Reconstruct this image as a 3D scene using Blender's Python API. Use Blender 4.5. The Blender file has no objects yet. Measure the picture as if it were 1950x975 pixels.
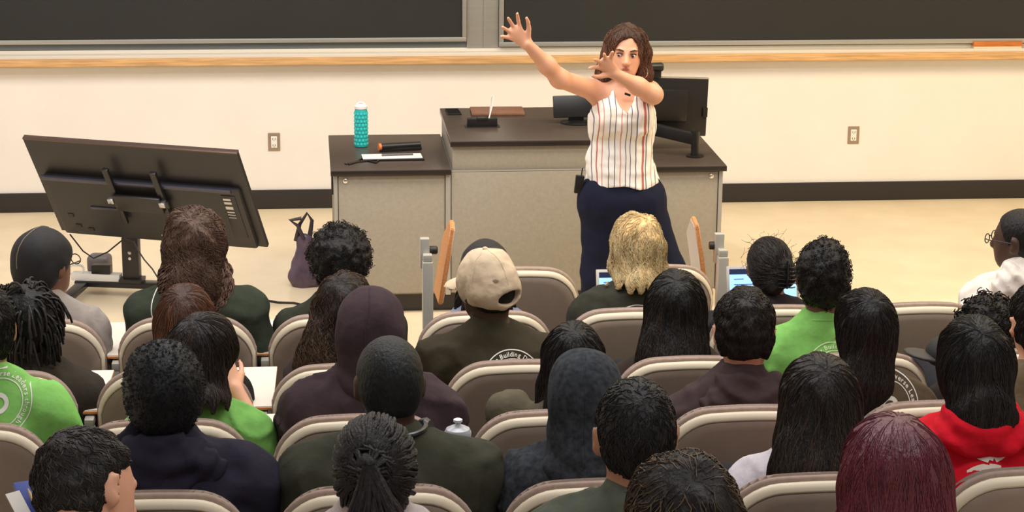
import bpy, bmesh, math, random
import numpy as np
from mathutils import Vector, Matrix
from mathutils.bvhtree import BVHTree

# ------------------------------------------------------------------ camera
F, PITCH, YAW, ROLL = 4074.0, math.radians(14.95), math.radians(5.6), 0.0085
CAM = np.array([0, -12.77, 3.1])
FW = np.array([math.sin(YAW)*math.cos(PITCH), math.cos(YAW)*math.cos(PITCH), -math.sin(PITCH)])
R0 = np.array([math.cos(YAW), -math.sin(YAW), 0.0]); U0 = np.cross(R0, FW)
scene = bpy.context.scene
col = scene.collection
camd = bpy.data.cameras.new('camera'); camo = bpy.data.objects.new('camera', camd); col.objects.link(camo)
camd.sensor_fit = 'HORIZONTAL'; camd.sensor_width = 36; camd.lens = F/1950*36
camd.clip_start = 0.05; camd.clip_end = 100
_c, _s = math.cos(ROLL), math.sin(ROLL)
RR = _c*R0+_s*U0; UU = -_s*R0+_c*U0
camo.matrix_world = Matrix(((RR[0], UU[0], -FW[0], CAM[0]), (RR[1], UU[1], -FW[1], CAM[1]), (RR[2], UU[2], -FW[2], CAM[2]), (0, 0, 0, 1)))
scene.camera = camo
scene.view_settings.view_transform = 'Standard'; scene.view_settings.look = 'None'
scene.view_settings.gamma = 1; scene.view_settings.use_curve_mapping = False
scene.view_settings.exposure = 0.54

def ray(px, py):
    x, y = px-975, py-487.5
    return FW+R0*(_c*x+_s*y)/F-U0*(-_s*x+_c*y)/F
def atY(px, py, Y):
    d = ray(px, py); return CAM+d*(Y-CAM[1])/d[1]
def atZ(px, py, Z):
    d = ray(px, py); return CAM+d*(Z-CAM[2])/d[2]

# ------------------------------------------------------------------ world and room lamps
w = bpy.data.worlds.new('world'); scene.world = w; w.use_nodes = True
w.node_tree.nodes['Background'].inputs[0].default_value = (1.0, 0.98, 0.97, 1)
w.node_tree.nodes['Background'].inputs[1].default_value = 0.24
def area(name, loc, rot, sx, sy, power, c):
    l = bpy.data.lights.new(name, 'AREA'); l.shape = 'RECTANGLE'; l.size = sx; l.size_y = sy; l.energy = power; l.color = c
    o = bpy.data.objects.new(name, l); o.location = loc; o.rotation_euler = rot; col.objects.link(o); return o
WARM, NEUT = (1.0, 0.82, 0.50), (1.0, 0.965, 0.95)
area('stage_light_left', (-0.9, -3.6, 4.3), (math.radians(24), 0, 0), 3.6, 1.4, 100, NEUT)
area('stage_light_right', (3.9, -3.6, 4.3), (math.radians(24), 0, 0), 3.8, 1.4, 122, WARM)
area('house_light_front', (0.8, -6.0, 4.5), (math.radians(8), 0, 0), 5.0, 0.7, 95, NEUT)
area('house_light_rear', (1.8, -9.4, 4.9), (math.radians(0), 0, 0), 5.0, 0.7, 50, NEUT)

# ------------------------------------------------------------------ materials
def lin(c):
    return tuple(((v/255)/12.92 if v/255 <= 0.04045 else ((v/255+0.055)/1.055)**2.4) for v in c)
MATS = {}
def mat(name, rgb, rough=0.6, metal=0.0, var=0.0, scale=20, bump=0.0, bscale=80, stretch=(1, 1, 1), spec=0.5, emit=None, alpha=None, trans=0, tone=False, rgb2=None):
    if name in MATS: return MATS[name]
    m = bpy.data.materials.new(name); m.use_nodes = True; nt = m.node_tree; b = nt.nodes['Principled BSDF']
    c = lin(rgb); b.inputs['Base Color'].default_value = (*c, 1)
    b.inputs['Roughness'].default_value = rough; b.inputs['Metallic'].default_value = metal
    b.inputs['Specular IOR Level'].default_value = spec
    if trans: b.inputs['Transmission Weight'].default_value = trans
    if emit: b.inputs['Emission Color'].default_value = (*c, 1); b.inputs['Emission Strength'].default_value = emit
    if var or bump:
        tc = nt.nodes.new('ShaderNodeTexCoord'); mp = nt.nodes.new('ShaderNodeMapping'); mp.inputs['Scale'].default_value = stretch
        nt.links.new(tc.outputs['Object'], mp.inputs['Vector'])
    if var or rgb2:
        n = nt.nodes.new('ShaderNodeTexNoise'); n.inputs['Scale'].default_value = scale; n.inputs['Detail'].default_value = 5
        nt.links.new(mp.outputs[0], n.inputs['Vector'])
        r = nt.nodes.new('ShaderNodeValToRGB'); r.color_ramp.elements[0].position = 0.3; r.color_ramp.elements[1].position = 0.7
        c2 = lin(rgb2) if rgb2 else tuple(min(1, v*(1+var)) for v in c)
        r.color_ramp.elements[0].color = (*[v*(1-var) for v in c], 1); r.color_ramp.elements[1].color = (*c2, 1)
        nt.links.new(n.outputs[0], r.inputs[0]); out = r.outputs[0]
        if tone:
            at = nt.nodes.new('ShaderNodeAttribute'); at.attribute_name = 'tone'
            mx = nt.nodes.new('ShaderNodeMix'); mx.data_type = 'RGBA'; mx.blend_type = 'MIX'
            nt.links.new(at.outputs['Fac'], mx.inputs[0]); nt.links.new(out, mx.inputs[6])
            mx.inputs[7].default_value = (*lin(tone), 1); out = mx.outputs[2]
        nt.links.new(out, b.inputs['Base Color'])
    if bump:
        n2 = nt.nodes.new('ShaderNodeTexNoise'); n2.inputs['Scale'].default_value = bscale; n2.inputs['Detail'].default_value = 4
        nt.links.new(mp.outputs[0], n2.inputs['Vector'])
        bp = nt.nodes.new('ShaderNodeBump'); bp.inputs['Strength'].default_value = bump; bp.inputs['Distance'].default_value = 0.01
        nt.links.new(n2.outputs[0], bp.inputs['Height']); nt.links.new(bp.outputs[0], b.inputs['Normal'])
    MATS[name] = m; return m

# ------------------------------------------------------------------ object helpers
def link(name, me, m, parent=None, loc=None, smooth=True):
    o = bpy.data.objects.new(name, me); col.objects.link(o)
    if m is not None and not me.materials: me.materials.append(m)
    if smooth: me.shade_smooth()
    if parent is not None:
        o.parent = parent
    if loc is not None: o.location = loc
    return o
def wloc(o):
    v = Vector(o.location)
    while o.parent: o = o.parent; v = v+Vector(o.location)
    return v
def empty(name, loc, label=None, cat=None, group=None):
    o = bpy.data.objects.new(name, None); o.empty_display_size = 0.1; col.objects.link(o); o.location = loc
    if label: tag(o, label, cat, group)
    return o
def tag(o, label, cat, group=None, kind=None):
    o['label'] = label; o['category'] = cat
    if group: o['group'] = group
    if kind: o['kind'] = kind
    return o
def structure(o): o['kind'] = 'structure'; return o

class MB:
    """collects shapes given in world coordinates, built as one mesh"""
    def __init__(s): s.bm = bmesh.new()
    def _tf(s, geom, M):
        for v in geom: v.co = M @ v.co
    def box(s, lo, hi, bev=0.0, M=None, seg=2):
        lo, hi = Vector(lo), Vector(hi); c = (lo+hi)/2; d = hi-lo
        r = bmesh.ops.create_cube(s.bm, size=1.0); vs = r['verts']
        for v in vs: v.co = Vector((v.co.x*d.x, v.co.y*d.y, v.co.z*d.z))+c
        if bev > 0:
            es = list({e for v in vs for e in v.link_edges})
            g = bmesh.ops.bevel(s.bm, geom=es, offset=min(bev, min(d)*0.45), segments=seg, affect='EDGES', profile=0.6)
            vs = list({v for f in g['faces'] for v in f.verts} | {v for v in vs if v.is_valid})
            fs = {f for v in vs for f in v.link_faces}; vs = list({v for f in fs for v in f.verts})
        if M is not None: s._tf(vs, M)
        return s
    def tube(s, pts, r, n=8, cap=True):
        pts = [Vector(p) for p in pts]; rs = r if isinstance(r, (list, tuple)) else [r]*len(pts)
        rings = []; ref = None
        for i, p in enumerate(pts):
            t = (pts[min(i+1, len(pts)-1)]-pts[max(i-1, 0)]).normalized()
            if ref is None: ref = t.orthogonal().normalized()
            a = (ref-t*ref.dot(t)); a = a.normalized() if a.length > 1e-6 else t.orthogonal().normalized()
            ref = a; b = t.cross(a)
            rings.append([s.bm.verts.new(p+(a*math.cos(6.2832*k/n)+b*math.sin(6.2832*k/n))*rs[i]) for k in range(n)])
        for i in range(len(rings)-1):
            for k in range(n): s.bm.faces.new((rings[i][k], rings[i][(k+1) % n], rings[i+1][(k+1) % n], rings[i+1][k]))
        if cap: s.bm.faces.new(rings[0][::-1]); s.bm.faces.new(rings[-1])
        return s
    def lathe(s, c, prof, n=28, M=None):
        rings = []; vs = []
        for r, z in prof:
            ring = [s.bm.verts.new((c[0]+r*math.cos(6.28318*k/n), c[1]+r*math.sin(6.28318*k/n), c[2]+z)) for k in range(n)]
            rings.append(ring); vs += ring
        for i in range(len(rings)-1):
            for k in range(n): s.bm.faces.new((rings[i][k], rings[i][(k+1) % n], rings[i+1][(k+1) % n], rings[i+1][k]))
        s.bm.faces.new(rings[0][::-1]); s.bm.faces.new(rings[-1])
        if M is not None: s._tf(vs, M)
        return s
    def prism(s, poly, axis_vec):
        a = [s.bm.verts.new(p) for p in poly]; d = Vector(axis_vec); b = [s.bm.verts.new(Vector(p)+d) for p in poly]
        n = len(a); s.bm.faces.new(a); s.bm.faces.new(b[::-1])
        for i in range(n): s.bm.faces.new((a[i], b[i], b[(i+1) % n], a[(i+1) % n]))
        return s
    def build(s, name, m, parent=None, smooth=True, angle=0.6):
        bmesh.ops.recalc_face_normals(s.bm, faces=s.bm.faces[:])
        off = wloc(parent) if parent is not None else None
        if off is None:
            zs = [v.co for v in s.bm.verts]
            off = Vector(((min(v.x for v in zs)+max(v.x for v in zs))/2, (min(v.y for v in zs)+max(v.y for v in zs))/2, min(v.z for v in zs)))
        for v in s.bm.verts: v.co -= off
        me = bpy.data.meshes.new(name); s.bm.to_mesh(me); s.bm.free()
        o = link(name, me, m, parent, None if parent is not None else off, smooth)
        if smooth:
            try: me.set_sharp_from_angle(angle=angle)
            except Exception: pass
        return o

# ------------------------------------------------------------------ signed distance volumes
_rt = np.random.default_rng(5).random((32, 32, 32)).astype(np.float32)*2-1
def noise(X, Y, Z, f, seed=0):
    x, y, z = X*f[0]+seed*7.3, Y*f[1]+seed*3.1, Z*f[2]+seed*5.7
    x, y, z = np.broadcast_arrays(x, y, z)
    xi, yi, zi = np.floor(x).astype(int), np.floor(y).astype(int), np.floor(z).astype(int)
    fx, fy, fz = x-xi, y-yi, z-zi; fx = fx*fx*(3-2*fx); fy = fy*fy*(3-2*fy); fz = fz*fz*(3-2*fz); out = 0
    for a in (0, 1):
        for b in (0, 1):
            for c in (0, 1):
                out = out+_rt[(xi+a) & 31, (yi+b) & 31, (zi+c) & 31]*(fx if a else 1-fx)*(fy if b else 1-fy)*(fz if c else 1-fz)
    return out
class Vol:
    def __init__(s, h): s.h = h; s.ops = []; s.lo = np.full(3, 1e9); s.hi = np.full(3, -1e9); s.post = []
    def _add(s, fn, lo, hi, k, mode='u'):
        lo, hi = np.array(lo, float), np.array(hi, float)
        if mode == 'u': s.lo = np.minimum(s.lo, lo); s.hi = np.maximum(s.hi, hi)
        s.ops.append((fn, lo, hi, k, mode)); return s
    def cap(s, a, b, ra, rb, k=0.02, flat=None, mode='u'):
        a, b = np.array(a, float), np.array(b, float); ab = b-a; L2 = max(ab@ab, 1e-9)
        if flat: n = np.array(flat[0], float); n /= np.linalg.norm(n); fc = flat[1]
        def fn(X, Y, Z):
            t = np.clip(((X-a[0])*ab[0]+(Y-a[1])*ab[1]+(Z-a[2])*ab[2])/L2, 0, 1)
            ox, oy, oz = X-a[0]-t*ab[0], Y-a[1]-t*ab[1], Z-a[2]-t*ab[2]
            q = ox*ox+oy*oy+oz*oz
            if flat: q = q+((ox*n[0]+oy*n[1]+oz*n[2])**2)*(1/fc**2-1)
            return np.sqrt(np.maximum(q, 1e-12))-(ra+(rb-ra)*t)
        r = max(ra, rb)*(max(1, flat[1]) if flat else 1)
        return s._add(fn, np.minimum(a, b)-r, np.maximum(a, b)+r, k, mode)
    def ell(s, c, r, R=None, k=0.02, mode='u'):
        c, r = np.array(c, float), np.array(r, float); R = np.eye(3) if R is None else R; m = min(r)
        def fn(X, Y, Z):
            x, y, z = X-c[0], Y-c[1], Z-c[2]
            u = [(x*R[0, i]+y*R[1, i]+z*R[2, i])/r[i] for i in range(3)]
            k0 = np.sqrt(u[0]**2+u[1]**2+u[2]**2); k1 = np.sqrt((u[0]/r[0])**2+(u[1]/r[1])**2+(u[2]/r[2])**2)+1e-9
            return k0*(k0-1)/k1
        e = np.sqrt((R**2)@(r**2))
        return s._add(fn, c-e, c+e, k, mode)
    def cut(s, c, r, R=None, k=0.01): return s.ell(c, r, R, k, 'c')
    def half(s, p, n, k=0.0, lo=None, hi=None):   # keep the side the normal points away from; limited to a box if given
        p, n = np.array(p, float), np.array(n, float); n /= np.linalg.norm(n)
        s.post.append((lambda X, Y, Z: (X-p[0])*n[0]+(Y-p[1])*n[1]+(Z-p[2])*n[2], 'i', lo, hi)); return s
    def inter(s, fn): s.post.append((fn, 'i', None, None)); return s
    def disp(s, amp, f, seed=0): s.post.append((lambda X, Y, Z: amp*noise(X, Y, Z, f, seed), 'd', None, None)); return s
    def dispfn(s, fn): s.post.append((fn, 'd', None, None)); return s
    def mesh(s):
        h = s.h; lo = s.lo-3*h-0.006; n = np.ceil((s.hi+3*h+0.006-lo)/h).astype(int)+1
        G = np.full(n, 1.0, np.float32); ax = [(lo[i]+h*np.arange(n[i])).astype(np.float32) for i in range(3)]
        for fn, a, b, k, mode in s.ops:
            m = k+2.5*h
            i0 = np.clip(np.floor((a-m-lo)/h).astype(int), 0, n); i1 = np.clip(np.ceil((b+m-lo)/h).astype(int)+1, 0, n)
            if np.any(i1 <= i0): continue
            sl = tuple(slice(i0[i], i1[i]) for i in range(3))
            X, Y, Z = ax[0][sl[0]][:, None, None], ax[1][sl[1]][None, :, None], ax[2][sl[2]][None, None, :]
            d = fn(X, Y, Z).astype(np.float32); g = G[sl]
            if mode == 'u':
                if k > 0: q = np.maximum(k-np.abs(g-d), 0)/k; G[sl] = np.minimum(g, d)-q*q*k*0.25
                else: G[sl] = np.minimum(g, d)
            else:
                d = -d
                if k > 0: q = np.maximum(k-np.abs(g-d), 0)/k; G[sl] = np.maximum(g, d)+q*q*k*0.25
                else: G[sl] = np.maximum(g, d)
        X, Y, Z = ax[0][:, None, None], ax[1][None, :, None], ax[2][None, None, :]
        for fn, md, a, b in s.post:
            if md == 'i': G = np.maximum(G, fn(X, Y, Z).astype(np.float32))
            else:
                near = np.abs(G) < 0.04; ii = np.nonzero(near)
                G[ii] += np.asarray(fn(ax[0][ii[0]], ax[1][ii[1]], ax[2][ii[2]]), np.float32)
        G[0] = G[-1] = 1; G[:, 0] = G[:, -1] = 1; G[:, :, 0] = G[:, :, -1] = 1
        return nets(G, lo, h)
def nets(G, lo, h):
    S = G < 0; n = np.array(G.shape)
    c8 = [S[a:n[0]-1+a, b:n[1]-1+b, c:n[2]-1+c] for a in (0, 1) for b in (0, 1) for c in (0, 1)]
    s8 = sum(c.astype(np.int8) for c in c8); act = (s8 > 0) & (s8 < 8)
    idx = -np.ones(act.shape, np.int64); I = np.stack(np.nonzero(act), 1); idx[act] = np.arange(len(I))
    acc = np.zeros((len(I), 3)); cnt = np.zeros(len(I)); C = [(a, b, c) for a in (0, 1) for b in (0, 1) for c in (0, 1)]
    vals = {c: G[I[:, 0]+c[0], I[:, 1]+c[1], I[:, 2]+c[2]] for c in C}
    for c in C:
        for d in range(3):
            if c[d] == 0:
                e = list(c); e[d] = 1; e = tuple(e); a, b = vals[c], vals[e]; m = (a < 0) != (b < 0)
                t = np.where(m, a/np.where(m, a-b, 1), 0); p = np.tile(np.array(c, float), (len(I), 1)); p[:, d] += t
                acc += p*m[:, None]; cnt += m
    V = lo+h*(I+acc/cnt[:, None]); Q = []
    for d in range(3):
        u, v = [(1, 2), (2, 0), (0, 1)][d]
        a = S[:-1, :, :] if d == 0 else (S[:, :-1, :] if d == 1 else S[:, :, :-1])
        b = S[1:, :, :] if d == 0 else (S[:, 1:, :] if d == 1 else S[:, :, 1:])
        E = np.stack(np.nonzero(a != b), 1)
        E = E[(E[:, u] > 0) & (E[:, v] > 0)]
        def cell(du, dv): q = E.copy(); q[:, u] -= du; q[:, v] -= dv; return idx[q[:, 0], q[:, 1], q[:, 2]]
        q = np.stack([cell(1, 1), cell(0, 1), cell(0, 0), cell(1, 0)], 1); fl = ~S[E[:, 0], E[:, 1], E[:, 2]]
        q[fl] = q[fl][:, ::-1]; Q.append(q)
    Q = np.concatenate(Q)
    return V, Q
def relax(V, Q, it=2, lam=0.5):
    A = np.concatenate([Q[:, 0], Q[:, 1], Q[:, 2], Q[:, 3]]); B = np.concatenate([Q[:, 1], Q[:, 2], Q[:, 3], Q[:, 0]])
    n = len(V); deg = np.bincount(A, minlength=n)+np.bincount(B, minlength=n)
    for _ in range(it):
        nb = np.zeros_like(V)
        for k in range(3): nb[:, k] = np.bincount(A, V[B, k], n)+np.bincount(B, V[A, k], n)
        V = V+lam*(nb/np.maximum(deg, 1)[:, None]-V)
    return V
def qmesh(name, V, Q, extra=None, tone=None):
    """V,Q quads; extra=(verts, quads) appended; tone: per-vertex attribute"""
    if extra is not None and len(extra[0]):
        Q = np.concatenate([Q, np.asarray(extra[1])+len(V)]); t2 = extra[2]
        t1 = np.zeros(len(V)); tone = np.concatenate([t1, t2]); V = np.concatenate([V, extra[0]])
    me = bpy.data.meshes.new(name); me.vertices.add(len(V)); me.vertices.foreach_set('co', np.asarray(V, np.float32).ravel())
    me.loops.add(len(Q)*4); me.loops.foreach_set('vertex_index', np.asarray(Q, np.int32).ravel())
    me.polygons.add(len(Q)); me.polygons.foreach_set('loop_start', np.arange(0, len(Q)*4, 4, dtype=np.int32))
    try: me.polygons.foreach_set('loop_total', np.full(len(Q), 4, dtype=np.int32))
    except Exception: pass
    me.update(calc_edges=True); me.validate()
    if tone is not None:
        at = me.attributes.new('tone', 'FLOAT', 'POINT'); at.data.foreach_set('value', np.asarray(tone, np.float32))
    return me
def volobj(name, vol, m, parent, it=2, extra=None, ret=False):
    V, Q = vol.mesh(); V = relax(V, Q, it); off = np.array(wloc(parent))
    if extra: extra = (extra[0], extra[1], extra[2])
    ex = (extra[0]-off, extra[1], extra[2]) if extra is not None and len(extra[0]) else None
    o = link(name, qmesh(name, V-off, Q, ex), m, parent)
    return (o, V, Q) if ret else o
def bvh(V, Q): return BVHTree.FromPolygons([tuple(v) for v in V], [tuple(int(i) for i in q) for q in Q])
def tubes(paths, n=4):
    """paths: list of (pts array, radii array, tone) -> verts, quads, tones"""
    VV, QQ, TT = [], [], []; base = 0
    for P, r, t in paths:
        P = np.asarray(P, float); L = len(P)
        if L < 2: continue
        T = np.gradient(P, axis=0); T /= np.linalg.norm(T, axis=1)[:, None]+1e-9
        ref = np.array([0.31, 0.87, 0.39]); A = ref-T*(T@ref)[:, None]; A /= np.linalg.norm(A, axis=1)[:, None]+1e-9
        B = np.cross(T, A); an = 2*np.pi*np.arange(n)/n; r = np.asarray(r)
        ring = P[:, None, :]+r[:, None, None]*(A[:, None, :]*np.cos(an)[None, :, None]+B[:, None, :]*np.sin(an)[None, :, None])
        VV.append(ring.reshape(-1, 3)); i = np.arange(L-1)[:, None]*n+base; k = np.arange(n)[None, :]; k2 = (k+1) % n
        QQ.append(np.stack([i+k, i+k2, i+n+k2, i+n+k], -1).reshape(-1, 4)); TT.append(np.full(L*n, t)); base += L*n
    if not VV: return np.zeros((0, 3)), np.zeros((0, 4), int), np.zeros(0)
    return np.concatenate(VV), np.concatenate(QQ), np.concatenate(TT)

# ------------------------------------------------------------------ the room
M_wall = mat('wall_paint', (232, 226, 218), 0.75, var=0.02, scale=3, bump=0.05, bscale=120)
M_floor = mat('vinyl_floor', (230, 210, 176), 0.34, var=0.04, scale=4, rgb2=(238, 219, 186), bump=0.02, bscale=30)
M_tier = mat('tier_floor', (196, 178, 158), 0.5, var=0.06, scale=5)
M_black = mat('black_rubber', (38, 32, 30), 0.5)
M_alu = mat('brushed_aluminium', (178, 176, 170), 0.38, 0.55, var=0.05, scale=12, stretch=(0.3, 1, 6))
M_slate = mat('blackboard_slate', (34, 33, 31), 0.75, var=0.12, scale=2)
M_wood = mat('oak_trim', (206, 162, 110), 0.45, var=0.22, scale=9, stretch=(0.6, 6, 10))
XL, XR, YB = -4.2, 6.6, -13.6
def slab_struct(name, lo, hi, m, bev=0):
    b = MB(); b.box(lo, hi, bev); return structure(b.build(name, m))
slab_struct('wall_front', (XL-0.2, 0.0, -0.1), (XR+0.2, 0.2, 4.9), M_wall)
slab_struct('wall_left', (XL-0.2, YB, -0.1), (XL, 0, 4.9), M_wall)
slab_struct('wall_right', (XR, YB, -0.1), (XR+0.2, 0, 4.9), M_wall)
slab_struct('baseboard_front', (XL, -0.018, 0), (XR, 0, 0.118), M_black, 0.004)
ROWY = [-4.30, -5.17, -6.07, -6.94, -7.83, -8.68, -9.53]
ROWT = [0.757, 0.828, 0.921, 1.045, 1.168, 1.295, 1.43]
ROWF = [0.0, 0.03, 0.12, 0.245, 0.368, 0.495, 0.63]
b = MB(); b.box((XL, ROWY[0]-0.35, -0.1), (XR, 0, 0.0)); structure(b.build('floor', M_floor))
for i in range(1, 7):
    y0 = ROWY[i]-0.15 if i < 6 else YB; y1 = ROWY[i-1]-0.15 if i > 1 else ROWY[0]-0.35
    b = MB(); b.box((XL, y0-0.0, -0.1), (XR, y1, ROWF[i])); structure(b.build('floor', M_tier))
    b = MB(); b.box((XL, y1-0.03, ROWF[i]), (XR, y1+0.004, ROWF[i]+0.004)); structure(b.build('trim_%d' % i, M_black))
# blackboards: left one slides in front, right one behind
def frame_board(name, x0, x1, z0, z1, y0, fr, label):
    e = empty(name, ((x0+x1)/2, y0, z0)); tag(e, label, 'blackboard')
    b = MB(); b.box((x0+fr, y0-0.022, z0+fr), (x1-fr, y0-0.006, z1-fr)); b.build('board_surface', M_slate, e)
    b = MB()
    b.box((x0, y0-0.034, z0), (x1, y0, z0+fr), 0.003); b.box((x0, y0-0.034, z1-fr), (x1, y0, z1), 0.003)
    b.box((x0, y0-0.034, z0+fr), (x0+fr, y0, z1-fr), 0.003); b.box((x1-fr, y0-0.034, z0+fr), (x1, y0, z1-fr), 0.003)
    b.build('frame', M_alu, e)
frame_board('blackboard', XL+0.3, 0.962, 1.026, 2.25, -0.016, 0.026, 'long black chalkboard in aluminium frame on the left part of the wall')
frame_board('blackboard', 1.158, 6.1, 0.992, 2.25, -0.016, 0.028, 'long black chalkboard in aluminium frame behind the standing lecturer, right part of the wall')
b = MB(); b.box((0.965, -0.028, 0.985), (1.062, -0.0, 2.25), 0.003); b.box((1.063, -0.028, 0.985), (1.155, -0.0, 2.25), 0.003)
o = b.build('board_divider', M_alu); tag(o, 'flat aluminium panel with centre seam between the two blackboards', 'panel')
b = MB(); b.box((XL+0.2, -0.012, 0.985), (0.96, 0, 1.022), 0.002); tag(b.build('board_track', mat('track_grey', (120, 126, 126), 0.5, 0.4)), 'recessed grey metal track under the left blackboard', 'rail')
# chalk tray
e = empty('chalk_tray', (1.2, 0, 0.90)); tag(e, 'long chalk tray with pale metal ledge and oak front running under both blackboards', 'chalk tray')
b = MB(); b.box((XL+0.1, -0.075, 0.940), (XR-0.1, -0.0, 0.962), 0.003); b.box((XL+0.1, -0.02, 0.962), (XR-0.1, 0, 0.984), 0.003)
b.build('metal_ledge', mat('cream_metal', (226, 218, 204), 0.4, 0.1), e)
b = MB(); b.box((XL+0.1, -0.105, 0.898), (XR-0.1, -0.070, 0.945), 0.010, seg=3); b.build('wood_edge', M_wood, e)
b = MB(); b.box((XL+0.1, -0.05, 0.88), (XR-0.1, 0, 0.94), 0.003); b.build('bracket_rail', M_wall, e)
# eraser on the tray
p0 = atY(1853, 92, -0.06); p1 = atY(1946, 92, -0.06)
e = empty('blackboard_eraser', (p0[0]+0.14, -0.045, 0.962)); tag(e, 'long wooden blackboard eraser lying on the chalk tray at far right', 'eraser')
b = MB(); b.box((p0[0], -0.07, 0.975), (p1[0], -0.02, 1.006), 0.006); b.build('wooden_back', mat('eraser_wood', (190, 110, 48), 0.5, var=0.2, scale=12, stretch=(1, 6, 8)), e)
b = MB(); b.box((p0[0]+0.004, -0.066, 0.962), (p1[0]-0.004, -0.024, 0.975), 0.002); b.build('felt_pad', mat('felt', (225, 205, 170), 0.9), e)
# outlets
def outlet(px, py, label):
    p = atY(px, py, 0); e = empty('wall_outlet', (p[0], 0, p[2]-0.055)); tag(e, label, 'outlet')
    b = MB(); b.box((p[0]-0.036, -0.006, p[2]-0.055), (p[0]+0.036, 0, p[2]+0.055), 0.003); b.build('cover_plate', mat('steel_plate', (165, 145, 125), 0.4, 0.5), e)
    b = MB(); b.box((p[0]-0.018, -0.010, p[2]-0.036), (p[0]+0.018, -0.005, p[2]+0.036), 0.004)
    f = b.build('receptacle', mat('white_plastic', (232, 230, 224), 0.4), e)
    for dz in (-0.02, 0.02):
        b = MB()
        for dx in (-0.007, 0.007): b.box((p[0]+dx-0.0014, -0.0112, p[2]+dz-0.006), (p[0]+dx+0.0014, -0.0098, p[2]+dz+0.006))
        b.box((p[0]-0.002, -0.0112, p[2]+dz-0.013), (p[0]+0.002, -0.0098, p[2]+dz-0.009))
        b.build('socket_holes', M_black, f)
outlet(522, 270, 'steel wall outlet with white sockets between the television and the desk')
outlet(1625, 257, 'steel wall outlet with white sockets on the wall right of the desk')

# ------------------------------------------------------------------ lecturer's desk
M_lam = mat('desk_laminate', (152, 144, 130), 0.55, var=0.06, scale=60, bump=0.03, bscale=200)
M_top = mat('desk_top_laminate', (74, 62, 54), 0.32, var=0.1, scale=50)
M_topedge = mat('desk_top_edge', (40, 33, 30), 0.3)
M_post = mat('desk_post_metal', (172, 168, 160), 0.4, 0.35)
DY0, DY1 = -2.33, -1.47
dk = empty('lecture_desk', (1.1, -1.9, 0)); tag(dk, 'long taupe laminate lecture desk with dark tops and a raised middle section behind the lecturer', 'desk')
def desk_top(x0, x1, y0, y1, z, M=None):
    b = MB(); b.box((x0, y0, z-0.028), (x1, y1, z), 0.004); o = b.build('worktop', M_top, dk)
    b = MB(); b.box((x0, y0-0.004, z-0.029), (x1, y0+0.003, z-0.003), 0.002); b.build('top_edge', M_topedge, o)
desk_top(0.112, 0.714, DY0-0.012, DY1, 0.757)
desk_top(1.50, 2.112, DY0-0.012, DY1, 0.757)
desk_top(0.712, 1.498, DY0+0.012, DY1+0.02, 0.894)
b = MB(); b.box((0.128, DY0+0.03, 0.10), (0.70, DY1, 0.729)); b.box((0.70, DY0+0.035, 0.10), (1.5, DY1+0.01, 0.74)); b.box((1.5, DY0+0.03, 0.10), (2.09, DY1, 0.729)); b.build('carcass', M_lam, dk)
b = MB(); b.box((0.722, DY0+0.03, 0.74), (1.49, DY1+0.01, 0.866), 0.002); b.build('riser', M_lam, dk)
for x0, x1 in ((0.150, 0.682), (0.716, 1.44), (1.46, 2.072)):
    b = MB(); b.box((x0, DY0+0.008, 0.112), (x1, DY0+0.030, 0.722 if x0 < .2 or x1 > 2 else 0.735), 0.002); pnl = b.build('door', M_lam, dk)
    if x0 < 0.2 or x0 > 1.4:
        xk = x0+0.035 if x0 < 0.2 else x1-0.035
        b = MB(); b.lathe((0, 0, 0), [(0.012, 0), (0.012, 0.006), (0.006, 0.009)], 16, Matrix.Translation((xk, DY0+0.008, 0.70)) @ Matrix.Rotation(math.pi/2, 4, 'X')); b.build('lock', mat('chrome', (225, 220, 215), 0.2, 0.9), pnl)
for x0, x1 in ((0.128, 0.146), (0.686, 0.712), (2.076, 2.096)):
    b = MB(); b.box((x0, DY0+0.002, 0.10), (x1, DY0+0.03, 0.728), 0.002); b.build('corner_post', M_post, dk)
b = MB(); b.box((0.712, DY0+0.012, 0.737), (1.49, DY0+0.024, 0.743)); b.build('edge_strip', M_post, dk)
b = MB(); b.box((0.15, DY0+0.07, 0.0), (2.07, DY1-0.02, 0.10)); b.build('toe_kick', M_topedge, dk)
b = MB(); b.box((0.118, DY0+0.30, 0.56), (0.128, DY0+0.34, 0.70), 0.002); b.build('hinge', M_black, dk)

# ------------------------------------------------------------------ things on the desk
M_blk = mat('black_plastic', (26, 24, 24), 0.35); M_wht = MATS['white_plastic']
p = atZ(688, 279, 0.757); e = empty('water_bottle', p); tag(e, 'tall teal water bottle with bumpy sleeve and white cap standing on the left desk end', 'bottle')
teal = mat('teal_silicone', (30, 168, 168), 0.35, var=0.05)
b = MB(); b.lathe(p, [(0.030, 0), (0.034, 0.004), (0.034, 0.19), (0.030, 0.20)], 32); b.build('bottle_body', teal, e)
b = MB()
for i in range(9):
    for k in range(12):
        a = 6.283*(k+0.5*(i % 2))/12; c = Vector(p)+Vector((0.034*math.cos(a), 0.034*math.sin(a), 0.018+i*0.020))
        M = Matrix.Translation(c) @ Matrix.Rotation(a, 4, 'Z'); b.box((-0.002, -0.0055, -0.006), (0.0035, 0.0055, 0.006), 0.002, M)
b.build('bumpy_sleeve', mat('teal_bumps', (70, 205, 200), 0.3), e)
b = MB(); b.lathe(Vector(p)+Vector((0, 0, 0.198)), [(0.028, 0), (0.034, 0.006), (0.034, 0.018), (0.022, 0.026), (0.012, 0.030)], 28); cp = b.build('cap', M_wht, e)
b = MB(); b.tube([Vector(p)+Vector((0.024*math.cos(a), 0, 0.215+0.020*math.sin(a))) for a in np.linspace(0, math.pi, 10)], 0.004, 8); b.build('carry_loop', M_wht, cp)
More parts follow.
